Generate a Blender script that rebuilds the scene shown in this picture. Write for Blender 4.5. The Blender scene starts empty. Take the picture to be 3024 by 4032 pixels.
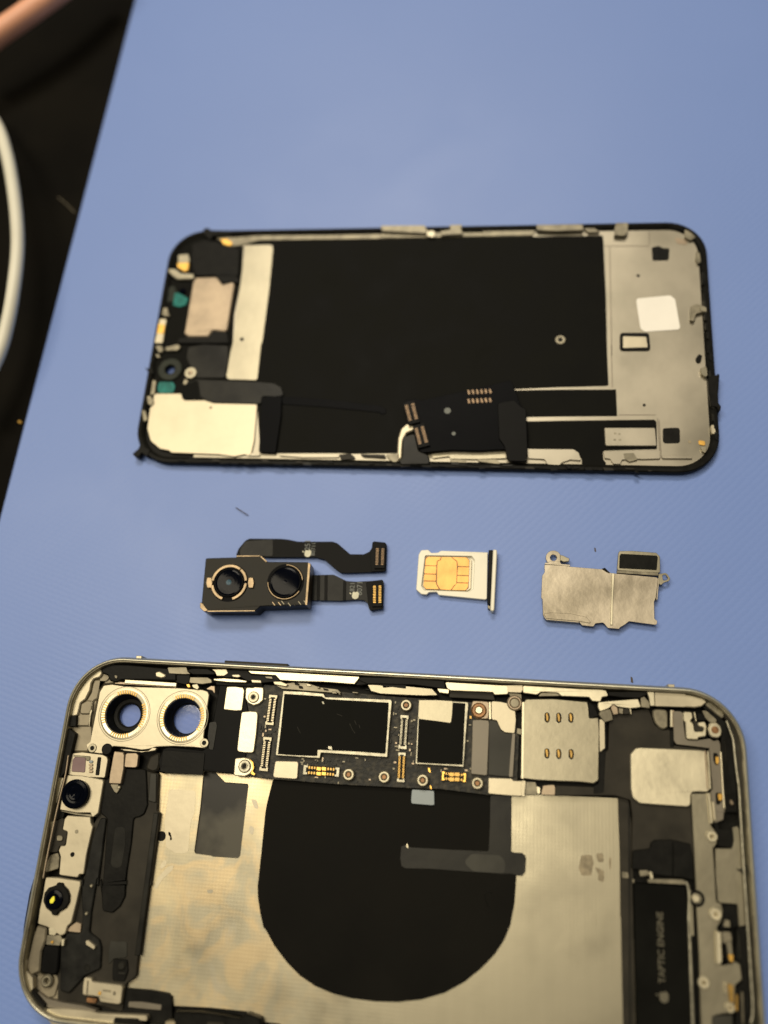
import bpy, bmesh, math, random
from mathutils import Vector, Matrix, Euler
from mathutils.geometry import tessellate_polygon
random.seed(7)
S = 0.001                                   # everything below is written in millimetres
sc = bpy.context.scene
col = sc.collection

# ------------------------------------------------------------------ camera
F = 3300.0                                  # focal length in photo pixels (3024 wide)
CAM = Vector((0, 0, 194.487))
ROT = Euler((0.34223, 0.1154, 0.0), 'XYZ')
RM = ROT.to_matrix()
cd = bpy.data.cameras.new('camera'); cam = bpy.data.objects.new('camera', cd); col.objects.link(cam)
cam.location = CAM * S; cam.rotation_euler = ROT
cd.sensor_fit = 'HORIZONTAL'; cd.sensor_width = 36.0; cd.lens = 36.0 * F / 3024.0
cd.clip_start = 0.005; cd.clip_end = 20.0
cd.dof.use_dof = True; cd.dof.focus_distance = 0.192; cd.dof.aperture_fstop = 7.0
sc.camera = cam
# ------------------------------------------------------------------ light
w = bpy.data.worlds.new('World'); sc.world = w; w.use_nodes = True
bg = w.node_tree.nodes['Background']; bg.inputs[0].default_value = (1.0, 0.90, 0.74, 1); bg.inputs[1].default_value = 0.15
def area(name, loc, size, size_y, power, color, target=(0, 0, 0)):
    ld = bpy.data.lights.new(name, 'AREA'); ld.shape = 'RECTANGLE'; ld.size = size; ld.size_y = size_y
    ld.energy = power; ld.color = color
    o = bpy.data.objects.new(name, ld); col.objects.link(o); o.location = loc
    d = Vector(target) - Vector(loc); o.rotation_euler = d.to_track_quat('-Z', 'Y').to_euler()
    return o
area('ceiling_lamp', (-0.42, 0.28, 1.45), 0.30, 1.2, 16.0, (1.0, 0.88, 0.66))
area('ceiling_lamp', (-0.10, 0.86, 1.15), 0.45, 0.3, 9.5, (1.0, 0.90, 0.74), (0, 0.02, 0))
sc.view_settings.view_transform = 'Standard'; sc.view_settings.look = 'None'
sc.view_settings.exposure = 0.0; sc.view_settings.gamma = 1.0
sc.render.engine = 'CYCLES'

# ------------------------------------------------------------------ materials
def srgb(r, g, b):
    f = lambda c: (c/255/12.92) if c <= 10 else ((c/255+0.055)/1.055)**2.4
    return (f(r), f(g), f(b), 1)
def M(name, c, rough=0.5, metal=0.0, var=0.12, vs=300, bump=0.0, bs=1500, stretch=(1, 1, 1), coat=0.0, c2=None, spec=0.5, lo=0.35, hi=0.65, rvar=0.08):
    m = bpy.data.materials.new(name); m.use_nodes = True
    N = m.node_tree.nodes; L = m.node_tree.links; p = N['Principled BSDF']
    tc = N.new('ShaderNodeTexCoord'); mp = N.new('ShaderNodeMapping'); mp.inputs['Scale'].default_value = stretch
    L.new(tc.outputs['Object'], mp.inputs[0])
    n = N.new('ShaderNodeTexNoise'); n.inputs['Scale'].default_value = vs; n.inputs['Detail'].default_value = 4
    L.new(mp.outputs[0], n.inputs['Vector'])
    r = N.new('ShaderNodeMapRange'); r.inputs[1].default_value = lo; r.inputs[2].default_value = hi
    L.new(n.outputs['Fac'], r.inputs[0])
    mx = N.new('ShaderNodeMix'); mx.data_type = 'RGBA'
    ca = tuple(x*(1-var) for x in c[:3]) + (1,)
    cb = (c2 if c2 else tuple(min(1, x*(1+var)) for x in c[:3]) + (1,))
    mx.inputs[6].default_value = ca if not c2 else c; mx.inputs[7].default_value = cb
    L.new(r.outputs[0], mx.inputs[0]); L.new(mx.outputs[2], p.inputs['Base Color'])
    rr = N.new('ShaderNodeMapRange'); rr.inputs[3].default_value = max(0.02, rough-rvar); rr.inputs[4].default_value = min(1, rough+rvar)
    L.new(n.outputs['Fac'], rr.inputs[0]); L.new(rr.outputs[0], p.inputs['Roughness'])
    p.inputs['Metallic'].default_value = metal
    p.inputs['Specular IOR Level'].default_value = spec
    if coat: p.inputs['Coat Weight'].default_value = coat; p.inputs['Coat Roughness'].default_value = 0.15
    if bump:
        n2 = N.new('ShaderNodeTexNoise'); n2.inputs['Scale'].default_value = bs; n2.inputs['Detail'].default_value = 3
        L.new(mp.outputs[0], n2.inputs['Vector'])
        b = N.new('ShaderNodeBump'); b.inputs['Strength'].default_value = bump; b.inputs['Distance'].default_value = 0.0002
        L.new(n2.outputs['Fac'], b.inputs['Height']); L.new(b.outputs[0], p.inputs['Normal'])
    return m
MAT = {}
MAT['steel'] = M('brushed_steel', (0.28, 0.255, 0.185, 1), 0.38, 0.85, 0.10, 110, 0.12, 700, rvar=0.06)
MAT['plate'] = M('display_back_metal', (0.235, 0.215, 0.165, 1), 0.40, 0.85, 0.16, 45, 0.08, 300, c2=(0.33, 0.30, 0.235, 1), rvar=0.12)
MAT['bright'] = M('bright_nickel', (0.56, 0.51, 0.37, 1), 0.38, 0.75, 0.10, 140, 0.15, 600, rvar=0.12)
MAT['cream'] = M('cream_lacquered_metal', (0.46, 0.41, 0.295, 1), 0.42, 0.6, 0.08, 120, 0.10, 500, rvar=0.12)
MAT['tan'] = M('tan_metal', (0.31, 0.245, 0.17, 1), 0.42, 0.6, 0.14, 220, 0.08, 900)
MAT['dull'] = M('dull_metal', (0.19, 0.17, 0.12, 1), 0.45, 0.6, 0.3, 350, 0.2, 900)
MAT['bracket'] = M('worn_nickel_shield', (0.27, 0.235, 0.175, 1), 0.38, 0.8, 0.2, 110, 0.35, 380, c2=(0.42, 0.37, 0.285, 1), lo=0.35, hi=0.65, rvar=0.10)
MAT['rim'] = M('anodised_rim', (0.50, 0.475, 0.36, 1), 0.40, 0.92, 0.08, 120, 0.03, 1200)
MAT['black'] = M('black_film', (0.0052, 0.0052, 0.0042, 1), 0.55, 0, 0.3, 90, 0.08, 900, spec=0.04, rvar=0.2)
MAT['coil'] = M('charging_coil_film', (0.0058, 0.0054, 0.0042, 1), 0.5, 0, 0.25, 70, 0.15, 200, spec=0.04, rvar=0.2)
MAT['plastic'] = M('black_plastic', (0.0065, 0.0063, 0.0052, 1), 0.45, 0, 0.3, 400, 0.15, 1200, spec=0.08)
MAT['tape'] = M('grey_black_tape', (0.013, 0.0125, 0.0098, 1), 0.34, 0, 0.5, 140, 0.2, 260, spec=0.13)
MAT['tape2'] = M('dark_grey_moulding', (0.026, 0.023, 0.017, 1), 0.5, 0, 0.25, 180, 0.08, 700, spec=0.12)
MAT['slab'] = M('smoky_grey_slab', (0.036, 0.035, 0.028, 1), 0.42, 0, 0.35, 90, 0.05, 500, spec=0.15)
MAT['greybar'] = M('grey_brown_bar', (0.16, 0.14, 0.105, 1), 0.45, 0.3, 0.1, 150)
MAT['pcb']     = M('speckled_dark_board', (0.008, 0.008, 0.006, 1), 0.5, 0, 0.3, 900, 0.5, 1500, c2=(0.06, 0.053, 0.036, 1), lo=0.45, hi=0.75, spec=0.25)
MAT['navy'] = M('navy_black_flex', (0.002, 0.0022, 0.003, 1), 0.4, 0, 0.2, 200, 0.03, 500, spec=0.03)
MAT['flex'] = M('black_flex', (0.004, 0.004, 0.0038, 1), 0.45, 0, 0.2, 200, 0.08, 350, spec=0.06)
MAT['flexgrey'] = M('worn_black_flex', (0.010, 0.010, 0.0085, 1), 0.38, 0, 0.6, 260, 0.25, 220, spec=0.13)
MAT['bronze'] = M('dark_bronze_housing', (0.012, 0.011, 0.008, 1), 0.42, 0.1, 0.25, 250, 0.05, 700, spec=0.12)
MAT['goldtrim'] = M('pale_gold_trim', (0.20, 0.15, 0.092, 1), 0.38, 0.8, 0.3, 500, 0.08, 900)
MAT['gold'] = M('gold_contact', (0.72, 0.42, 0.09, 1), 0.36, 0.65, 0.12, 500, 0.05, 900)
MAT['simgold'] = M('sim_gold', (0.60, 0.32, 0.09, 1), 0.40, 0.55, 0.14, 260, 0.15, 500)
MAT['copper'] = M('tarnished_copper', (0.20, 0.10, 0.04, 1), 0.4, 0.5, 0.4, 600)
MAT['conn'] = M('tan_connector', (0.17, 0.11, 0.06, 1), 0.4, 0.5, 0.3, 900, 0.2, 2000)
MAT['pin'] = M('connector_pin', (0.42, 0.37, 0.26, 1), 0.38, 0.7, 0.15, 900)
MAT['goldpin'] = M('gold_pin', (0.42, 0.26, 0.07, 1), 0.38, 0.7, 0.2, 900)
MAT['teal'] = M('teal_film', (0.006, 0.15, 0.13, 1), 0.35, 0, 0.25, 500, spec=0.2)
MAT['green'] = M('dark_green_ring', (0.016, 0.020, 0.013, 1), 0.4, 0, 0.3, 400, spec=0.15)
MAT['white'] = M('white_sticker_paper', (0.84, 0.81, 0.74, 1), 0.6, 0, 0.02, 200, spec=0.2)
MAT['tray'] = M('white_tray_enamel', (0.70, 0.67, 0.55, 1), 0.4, 0.1, 0.03, 200)
MAT['bluegrey']= M('blue_grey_tab', (0.25, 0.29, 0.30, 1), 0.45, 0, 0.05, 200)
MAT['mauve']   = M('mauve_sensor_window', (0.20, 0.13, 0.13, 1), 0.2, 0, 0.08, 200, coat=0.6)
MAT['cable'] = M('white_cable_rubber', (0.66, 0.64, 0.53, 1), 0.45, 0, 0.04, 60)
MAT['orange'] = M('orange_cable_rubber', (0.74, 0.36, 0.22, 1), 0.5, 0, 0.06, 80)
MAT['lens'] = M('lens_glass_black', (0.0012, 0.0018, 0.0045, 1), 0.10, 0, 0.1, 200, spec=0.05)
MAT['lensblue'] = M('lens_blue_core', (0.03, 0.075, 0.11, 1), 0.2, 0, 0.3, 300, spec=0.1)
MAT['yellow']  = M('yellow_flare_colour', (0.85, 0.80, 0.05, 1), 0.3, 0, 0.05, 300)
MAT['printgrey'] = M('grey_print', (0.13, 0.14, 0.125, 1), 0.6)
MAT['printwhite']= M('cream_print', (0.62, 0.60, 0.45, 1), 0.6)
MAT['engine'] = M('engine_print', (0.12, 0.11, 0.08, 1), 0.6, spec=0.1)
MAT['groove']  = M('groove_shadow_line', (0.19, 0.165, 0.125, 1), 0.55, 0.5)
MAT['hair']    = M('brown_fibre', (0.05, 0.035, 0.025, 1), 0.6)
MAT['wall']    = M('grey_tan_cast_wall', (0.22, 0.19, 0.13, 1), 0.5, 0.4, 0.3, 120, 0.3, 260)
MAT['stain']   = M('brown_adhesive_stain', (0.255, 0.215, 0.14, 1), 0.6, 0.4, 0.25, 700)
MAT['silver'] = M('frosted_shield_edge', (0.33, 0.31, 0.235, 1), 0.4, 0.7, 0.3, 900, 0.2, 1800)

def mat_blue():
    m = bpy.data.materials.new('blue_silicone_mat'); m.use_nodes = True
    N = m.node_tree.nodes; L = m.node_tree.links; p = N['Principled BSDF']
    tc = N.new('ShaderNodeTexCoord')
    n = N.new('ShaderNodeTexNoise'); n.inputs['Scale'].default_value = 18; n.inputs['Detail'].default_value = 3
    L.new(tc.outputs['Object'], n.inputs['Vector'])
    mx = N.new('ShaderNodeMix'); mx.data_type = 'RGBA'
    mx.inputs[6].default_value = (0.146, 0.234, 0.54, 1); mx.inputs[7].default_value = (0.164, 0.256, 0.575, 1)
    L.new(n.outputs['Fac'], mx.inputs[0]); L.new(mx.outputs[2], p.inputs['Base Color'])
    # fine diagonal lattice of raised grains
    mp = N.new('ShaderNodeMapping'); mp.inputs['Rotation'].default_value = (0, 0, math.radians(33)); mp.inputs['Scale'].default_value = (520, 900, 1)
    L.new(tc.outputs['Object'], mp.inputs[0])
    v = N.new('ShaderNodeTexVoronoi'); v.inputs['Scale'].default_value = 1.0; v.inputs['Randomness'].default_value = 0.22
    L.new(mp.outputs[0], v.inputs['Vector'])
    v.voronoi_dimensions = '2D'
    n2 = N.new('ShaderNodeTexNoise'); n2.inputs['Scale'].default_value = 60; n2.inputs['Detail'].default_value = 2
    L.new(tc.outputs['Object'], n2.inputs['Vector'])
    mul = N.new('ShaderNodeMath'); mul.operation = 'MULTIPLY'; L.new(v.outputs['Distance'], mul.inputs[0]); L.new(n2.outputs['Fac'], mul.inputs[1])
    b = N.new('ShaderNodeBump'); b.invert = True; b.inputs['Strength'].default_value = 0.13; b.inputs['Distance'].default_value = 0.0005
    L.new(mul.outputs[0], b.inputs['Height']); L.new(b.outputs[0], p.inputs['Normal'])
    n3 = N.new('ShaderNodeTexNoise'); n3.inputs['Scale'].default_value = 32; n3.inputs['Detail'].default_value = 5; n3.inputs['Distortion'].default_value = 0.8
    L.new(tc.outputs['Object'], n3.inputs['Vector'])
    rr = N.new('ShaderNodeMapRange'); rr.inputs[1].default_value = 0.3; rr.inputs[2].default_value = 0.7; rr.inputs[3].default_value = 0.43; rr.inputs[4].default_value = 0.49
    L.new(n3.outputs['Fac'], rr.inputs[0]); L.new(rr.outputs[0], p.inputs['Roughness']); p.inputs['Specular IOR Level'].default_value = 0.45
    return m
MAT['mat'] = mat_blue()

def mat_table():
    return M('black_table_top', (0.0045, 0.0038, 0.0026, 1), 0.7, 0, 0.35, 30, 0.3, 260, spec=0.04)
MAT['table'] = mat_table()

def mat_stained():                          # midframe sheet: woven press marks, glue residue, tarnish
    m = bpy.data.materials.new('stained_midframe_sheet'); m.use_nodes = True
    N = m.node_tree.nodes; L = m.node_tree.links; p = N['Principled BSDF']
    tc = N.new('ShaderNodeTexCoord')
    def noise(scale, detail=4, st=(1, 1, 1), dist=0):
        mp = N.new('ShaderNodeMapping'); mp.inputs['Scale'].default_value = st; L.new(tc.outputs['Object'], mp.inputs[0])
        n = N.new('ShaderNodeTexNoise'); n.inputs['Scale'].default_value = scale; n.inputs['Detail'].default_value = detail; n.inputs['Distortion'].default_value = dist
        L.new(mp.outputs[0], n.inputs['Vector']); return n.outputs['Fac']
    def mr(s, a, b, c=0, d=1):
        r = N.new('ShaderNodeMapRange'); r.inputs[1].default_value = a; r.inputs[2].default_value = b; r.inputs[3].default_value = c; r.inputs[4].default_value = d
        L.new(s, r.inputs[0]); return r.outputs[0]
    def mix(f, a, b):
        x = N.new('ShaderNodeMix'); x.data_type = 'RGBA'
        L.new(f, x.inputs[0])
        for k, q in ((6, a), (7, b)):
            if isinstance(q, tuple): x.inputs[k].default_value = q
            else: L.new(q, x.inputs[k])
        return x.outputs[2]
    def math_(op, a, b):
        x = N.new('ShaderNodeMath'); x.operation = op
        for k, q in ((0, a), (1, b)):
            if isinstance(q, (int, float)): x.inputs[k].default_value = q
            else: L.new(q, x.inputs[k])
        return x.outputs[0]
    sx = N.new('ShaderNodeSeparateXYZ'); L.new(tc.outputs['Object'], sx.inputs[0])
    # glue residue was left mostly on the left third of the sheet
    left = mr(sx.outputs[0], -0.026, -0.004, 1, 0)
    streak = noise(60, 3, (9, 0.5, 1))
    base = mix(streak, (0.30, 0.275, 0.20, 1), (0.335, 0.305, 0.225, 1))
    resid = math_('MULTIPLY', mr(noise(120, 8, (1, 1, 1), 1.6), 0.44, 0.62), left)
    c = mix(math_('MULTIPLY', resid, 0.36), base, (0.58, 0.41, 0.20, 1))
    pale = math_('MULTIPLY', mr(noise(48, 4, (1, 1, 1), 0.9), 0.42, 0.66), left)
    c = mix(math_('MULTIPLY', pale, 0.6), c, (0.52, 0.45, 0.29, 1))
    grey = math_('MULTIPLY', mr(noise(70, 3, (1, 1, 1), 2.2), 0.60, 0.70), left)
    c = mix(math_('MULTIPLY', grey, 0.3), c, (0.34, 0.33, 0.28, 1))
    L.new(c, p.inputs['Base Color'])
    w1 = N.new('ShaderNodeTexWave'); w1.bands_direction = 'X'; w1.inputs['Scale'].default_value = 420; L.new(tc.outputs['Object'], w1.inputs[0])
    w2 = N.new('ShaderNodeTexWave'); w2.bands_direction = 'Y'; w2.inputs['Scale'].default_value = 420; L.new(tc.outputs['Object'], w2.inputs[0])
    h = math_('ADD', math_('MULTIPLY', w1.outputs['Fac'], 0.14), math_('MULTIPLY', w2.outputs['Fac'], 0.10))
    h = math_('ADD', h, math_('MULTIPLY', noise(110, 4), 2.0))
    h = math_('ADD', h, math_('MULTIPLY', noise(120, 2, (6, 0.35, 1)), 0.4))
    b = N.new('ShaderNodeBump'); b.inputs['Strength'].default_value = 0.05; b.inputs['Distance'].default_value = 0.0003
    L.new(h, b.inputs['Height']); L.new(b.outputs[0], p.inputs['Normal'])
    p.inputs['Metallic'].default_value = 0.85
    L.new(mr(noise(80, 4), 0.3, 0.7, 0.28, 0.50), p.inputs['Roughness'])
    return m
MAT['sheet'] = mat_stained()
def mat_smoky():
    m = M('smoky_window_film', (0.016, 0.015, 0.012, 1), 0.35, 0, 0, 75, 0.03, 300, spec=0.2, c2=(0.07, 0.065, 0.048, 1), lo=0.44, hi=0.60)
    return m
MAT['smoky'] = mat_smoky()
def mat_glass():
    m = bpy.data.materials.new('thin_cover_glass'); m.use_nodes = True
    N = m.node_tree.nodes; L = m.node_tree.links; N.remove(N['Principled BSDF'])
    o = N['Material Output']; t = N.new('ShaderNodeBsdfTransparent'); t.inputs[0].default_value = (0.93, 0.93, 0.95, 1)
    g = N.new('ShaderNodeBsdfGlossy'); g.inputs['Roughness'].default_value = 0.05
    f = N.new('ShaderNodeFresnel'); f.inputs[0].default_value = 1.5
    x = N.new('ShaderNodeMixShader'); L.new(f.outputs[0], x.inputs[0]); L.new(t.outputs[0], x.inputs[1]); L.new(g.outputs[0], x.inputs[2]); L.new(x.outputs[0], o.inputs[0])
    return m
MAT['glass'] = mat_glass()

# ------------------------------------------------------------------ geometry helpers
def U(x, y, z=0.0):                          # photo pixel -> point (mm) on the horizontal plane of height z
    d = RM @ Vector(((x-1512)/F, -(y-2016)/F, -1.0))
    t = (z - CAM.z) / d.z
    p = CAM + d*t
    return Vector((p.x, p.y, z))
def crop(x0, y0, s):
    def f(*a):
        if len(a) == 2 and not hasattr(a[0], '__len__'): return (x0+a[0]*s, y0+a[1]*s)
        return [(x0+p[0]*s, y0+p[1]*s) for p in a]
    return f
V = crop(0, 0, 1.82279)
A1 = crop(500, 850, .6028); A2 = crop(500, 1350, .6028); A3 = crop(1400, 1400, .5425); A4 = crop(1900, 850, .6028); A5 = crop(2200, 1350, .42194)
A0 = crop(0, 0, .5425); B1 = crop(700, 2050, .5425); B2 = crop(1550, 2050, .72333); B3 = crop(200, 2550, .48222); B4 = crop(900, 2600, .42194)
B5 = crop(1500, 2600, .3918); B6 = crop(2000, 2650, .60277); C1 = crop(50, 2950, .3918); C2 = crop(50, 3450, .3918); C3 = crop(500, 2950, .48222)
C4 = crop(1400, 3050, .66305); C5 = crop(2400, 3100, .37613); C6 = crop(2400, 3500, .37613); C7 = crop(0, 900, .54264)
D1 = crop(1150, 2100, .24111); D3 = crop(200, 2560, .30139); D4 = crop(600, 2580, .36166); D5 = crop(1200, 2620, .48222); D6 = crop(400, 3800, .48222)
D7 = crop(1900, 2650, .36166); D8 = crop(1200, 850, .5425); E1 = crop(2650, 2700, .226); E2 = crop(480, 2950, .25316); E3 = crop(2300, 2700, .24111)
E4 = crop(200, 3700, .30139); E6 = crop(600, 1900, .48222)

class Thing:
    def __init__(s, name, label, cat, x, y, z=0.0, rot=0.0, group=None):
        o = bpy.data.objects.new(name, None); col.objects.link(o); o.empty_display_size = 0.005
        o.location = (x*S, y*S, z*S); o.rotation_euler = (0, 0, rot)
        o['label'] = label; o['category'] = cat
        if group: o['group'] = group
        s.o = o; s.c = Vector((x, y, z)); s.R = Matrix.Rotation(-rot, 3, 'Z')
    def loc(s, p): return (s.R @ (Vector(p)-s.c))*S
def emit(T, name, verts, faces, mat, parent=None, smooth=False, label=None, kind=None):
    """verts in world millimetres; one mesh object, child of T or of a part of T"""
    me = bpy.data.meshes.new(name)
    me.from_pydata([T.loc(v) for v in verts], [], faces)
    bm = bmesh.new(); bm.from_mesh(me); bmesh.ops.recalc_face_normals(bm, faces=bm.faces); bm.to_mesh(me); bm.free()
    if smooth:
        for p in me.polygons: p.use_smooth = True
    me.materials.append(MAT[mat] if isinstance(mat, str) else mat)
    o = bpy.data.objects.new(name, me); col.objects.link(o); o.parent = parent or T.o
    if label: o['label'] = label
    if kind: o['kind'] = kind
    return o
def area2(p): return 0.5*sum(p[i-1][0]*p[i][1]-p[i][0]*p[i-1][1] for i in range(len(p)))
def fillet(p, r, seg=4):
    out = []; n = len(p)
    for i in range(n):
        a, b, c = Vector(p[i-1][:2]), Vector(p[i][:2]), Vector(p[(i+1) % n][:2])
        u, v = a-b, c-b
        if u.length < 1e-6 or v.length < 1e-6: continue
        k = u.normalized().dot(v.normalized()); k = max(-0.9999, min(0.9999, k)); ang = math.acos(k)
        if ang > 2.95 or r <= 0: out.append(b); continue
        t = min(r/math.tan(ang/2), 0.45*u.length, 0.45*v.length)
        s_, e_ = b+u.normalized()*t, b+v.normalized()*t
        for j in range(seg+1):
            f = j/seg; out.append(s_*(1-f)**2 + b*2*f*(1-f) + e_*f*f)
    return out
def inset(p, b):
    n = len(p); out = []; sg = 1 if area2(p) > 0 else -1
    for i in range(n):
        a, q, c = Vector(p[i-1]), Vector(p[i]), Vector(p[(i+1) % n])
        d1 = (q-a); d2 = (c-q)
        if d1.length < 1e-7: d1 = d2
        if d2.length < 1e-7: d2 = d1
        n1 = Vector((-d1.y, d1.x)).normalized()*sg; n2 = Vector((-d2.y, d2.x)).normalized()*sg
        m = n1+n2
        if m.length < 1e-3: m = n1
        m.normalize(); k = max(0.5, m.dot(n1))
        out.append(q + m*(b/k))
    return out
def prism(T, name, loops, z0, z1, mat, parent=None, bev=0.06, label=None, kind=None, zf=None):
    """solid with top at z1 and a small bevel; loops[0] outer, the rest holes (2-D mm)"""
    loops = [[Vector(q[:2]) for q in l] for l in loops]
    vs, fs = [], []; tops, bots = [], []
    for li, l in enumerate(loops):
        n = len(l); b0 = len(vs)
        ins = inset(l, bev if li == 0 else -bev)
        vs += [(q.x, q.y, z0) for q in l] + [(q.x, q.y, z1-bev) for q in l] + [(q.x, q.y, z1) for q in ins]
        for k in (0, 1):
            for i in range(n):
                j = (i+1) % n; fs.append((b0+k*n+i, b0+k*n+j, b0+(k+1)*n+j, b0+(k+1)*n+i))
        tops += [b0+2*n+i for i in range(n)]; bots += [b0+i for i in range(n)]
    t3 = tessellate_polygon([[Vector((q.x, q.y, 0)) for q in l] for l in loops])
    for a, b, c in t3:
        if len({a, b, c}) == 3:
            fs.append((tops[a], tops[b], tops[c])); fs.append((bots[c], bots[b], bots[a]))
    if zf: vs = [(x, y, z+zf(x, y)) for x, y, z in vs]
    return emit(T, name, vs, fs, mat, parent, label=label, kind=kind)
_k = [0]
def poly(T, name, pts, z0, z1, mat, parent=None, r=0.3, bev=0.06, holes=(), label=None, kind=None, zf=None):
    _k[0] += 1
    if z1-z0 > 0.08: z1 += (_k[0] % 7)*0.002          # neighbours never share a top plane
    else: z1 += (_k[0] % 3)*0.002+0.012; bev = min(bev, 0.02)
    w = fillet([U(x, y, z1) for x, y in pts], r)
    hl = []
    for h in holes:
        if len(h) == 3:
            c = U(h[0], h[1], z1); hl.append([Vector((c.x+h[2]*math.cos(a*math.tau/28), c.y+h[2]*math.sin(a*math.tau/28))) for a in range(28)])
        else: hl.append(fillet([U(x, y, z1) for x, y in h], 0.3))
    return prism(T, name, [w]+hl, z0, z1, mat, parent, bev, label, kind, zf)
def lathe(T, name, px, z0, prof, mat, parent=None, seg=32, label=None, zc=None, world=None, close=True):
    """prof: list of (radius, height above z0); centred where the pixel meets plane zc"""
    c = world if world is not None else U(px[0], px[1], z0 if zc is None else zc)
    vs, fs = [], []; n = len(prof)
    for r, h in prof:
        for a in range(seg):
            t = a*math.tau/seg; vs.append((c.x+r*math.cos(t), c.y+r*math.sin(t), z0+h))
    for k in range(n-1):
        for a in range(seg):
            b = (a+1) % seg; fs.append((k*seg+a, k*seg+b, (k+1)*seg+b, (k+1)*seg+a))
    if close:
        if prof[0][0] > 1e-4 and prof[-1][0] <= 1e-3 or True:
            pass
    return emit(T, name, vs, fs, mat, parent, smooth=False, label=label)
def ring(T, name, px, r0, r1, z0, z1, mat, parent=None, b=0.08, label=None, seg=32):
    return lathe(T, name, px, z0, [(r1, 0), (r1, z1-z0-b), (r1-b, z1-z0), (r0+b, z1-z0), (r0, z1-z0-b), (r0, 0), (r1, 0)], mat, parent, seg, label, zc=z1)
def disc(T, name, px, r, z0, z1, mat, parent=None, b=0.08, label=None, seg=24):
    return lathe(T, name, px, z0, [(r, 0), (r, z1-z0-b), (r-b, z1-z0), (0.0001, z1-z0)], mat, parent, seg, label, zc=z1)
def boxes(T, name, items, mat, parent=None, kind=None, label=None):
    """items: (cx,cy,z0,z1,lx,ly,ang) boxes in mm joined to one mesh"""
    vs, fs = [], []
    for cx, cy, z0, z1, lx, ly, an in items:
        b = len(vs); ca, sa = math.cos(an), math.sin(an)
        for z in (z0, z1):
            for sx, sy in ((-1, -1), (1, -1), (1, 1), (-1, 1)):
                x, y = sx*lx/2, sy*ly/2; vs.append((cx+x*ca-y*sa, cy+x*sa+y*ca, z))
        fs += [(b, b+1, b+2, b+3), (b+4, b+5, b+6, b+7)] + [(b+i, b+(i+1) % 4, b+4+(i+1) % 4, b+4+i) for i in range(4)]
    return emit(T, name, vs, fs, mat, parent, kind=kind, label=label)
def tube(T, name, pts, r, mat, parent=None, seg=12, label=None):
    """pts: world mm points, smooth round tube through them"""
    P = []
    n = len(pts)
    for i in range(n-1):
        p0, p1, p2, p3 = (Vector(pts[max(0, i-1)]), Vector(pts[i]), Vector(pts[i+1]), Vector(pts[min(n-1, i+2)]))
        for k in range(8):
            t = k/8; P.append(0.5*((2*p1)+(p2-p0)*t+(2*p0-5*p1+4*p2-p3)*t*t+(3*p1-p0-3*p2+p3)*t**3))
    P.append(Vector(pts[-1]))
    vs, fs = [], []
    for i, p in enumerate(P):
        d = (P[min(i+1, len(P)-1)]-P[max(0, i-1)]).normalized(); s = d.cross(Vector((0, 0, 1))).normalized(); u = s.cross(d)
        for a in range(seg):
            t = a*math.tau/seg; q = p+(s*math.cos(t)+u*math.sin(t))*r; vs.append(tuple(q))
    for i in range(len(P)-1):
        for a in range(seg):
            b = (a+1) % seg; fs.append((i*seg+a, i*seg+b, (i+1)*seg+b, (i+1)*seg+a))
    fs.append(tuple(range(seg))); fs.append(tuple(range((len(P)-1)*seg, len(P)*seg)))
    return emit(T, name, vs, fs, mat, parent, smooth=True, label=label)
def bar(T, name, p0, p1, wd, z0, z1, mat, parent=None, bev=0.03, label=None):
    """straight strip between two photo pixels, wd mm wide"""
    a, b = U(p0[0], p0[1], z1), U(p1[0], p1[1], z1); d = (b-a).normalized(); s = Vector((-d.y, d.x, 0))*wd/2
    return prism(T, name, [[(a+s), (a-s), (b-s), (b+s)]], z0, z1, mat, parent, bev, label)
def text(T, name, body, px, height, ang, z, mat, parent=None, label=None):
    cu = bpy.data.curves.new(name, 'FONT'); cu.body = body; cu.size = 1.0; cu.align_x = 'CENTER'; cu.align_y = 'CENTER'; cu.extrude = 0.012; cu.resolution_u = 2; cu.offset = 0.008
    tmp = bpy.data.objects.new('t', cu); me = bpy.data.meshes.new_from_object(tmp)
    c = U(px[0], px[1], z); ca, sa = math.cos(ang), math.sin(ang)
    vs = []
    for v in me.vertices:
        x, y = v.co.x*height, v.co.y*height; vs.append((c.x+x*ca-y*sa, c.y+x*sa+y*ca, z+v.co.z*height))
    fs = [tuple(p.vertices) for p in me.polygons]
    bpy.data.objects.remove(tmp); bpy.data.curves.remove(cu)
    o = emit(T, name, vs, fs, mat, parent, label=label); bpy.data.meshes.remove(me); return o
def fruit(T, px, h, ang, z, mat, parent, flip=1):
    """the small fruit-shaped emblem (bitten body and leaf) printed on the part"""
    pts = []
    for k in range(36):
        a = k*math.tau/36 + math.pi/2
        r = 0.42*(1+0.06*math.cos(2*a))-0.055*math.exp(-((k if k < 18 else 36-k)/2.2)**2)-0.035*math.exp(-((k-18)/2.0)**2)
        x, y = r*math.cos(a), r*math.sin(a)*1.02-0.06
        d = math.hypot(x-0.50, y-0.03)
        if d < 0.20: x, y = 0.50+(x-0.50)*0.20/d, 0.03+(y-0.03)*0.20/d
        pts.append((x, y))
    leaf = [(0.02, 0.38), (0.03, 0.50), (0.10, 0.59), (0.19, 0.62), (0.18, 0.50), (0.11, 0.41)]
    c = U(px[0], px[1], z); ca, sa = math.cos(ang), math.sin(ang)
    for nm, l in (('emblem', pts), ('emblem_leaf', leaf)):
        prism(T, nm, [[(c.x+(x*ca-y*sa)*h, c.y+(x*sa+y*ca)*h) for x, y in l]], z-0.02, z+0.02, mat, parent, 0.005)
def angof(p0, p1, z=0):
    d = U(p1[0], p1[1], z)-U(p0[0], p0[1], z); return math.atan2(d.y, d.x)
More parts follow.
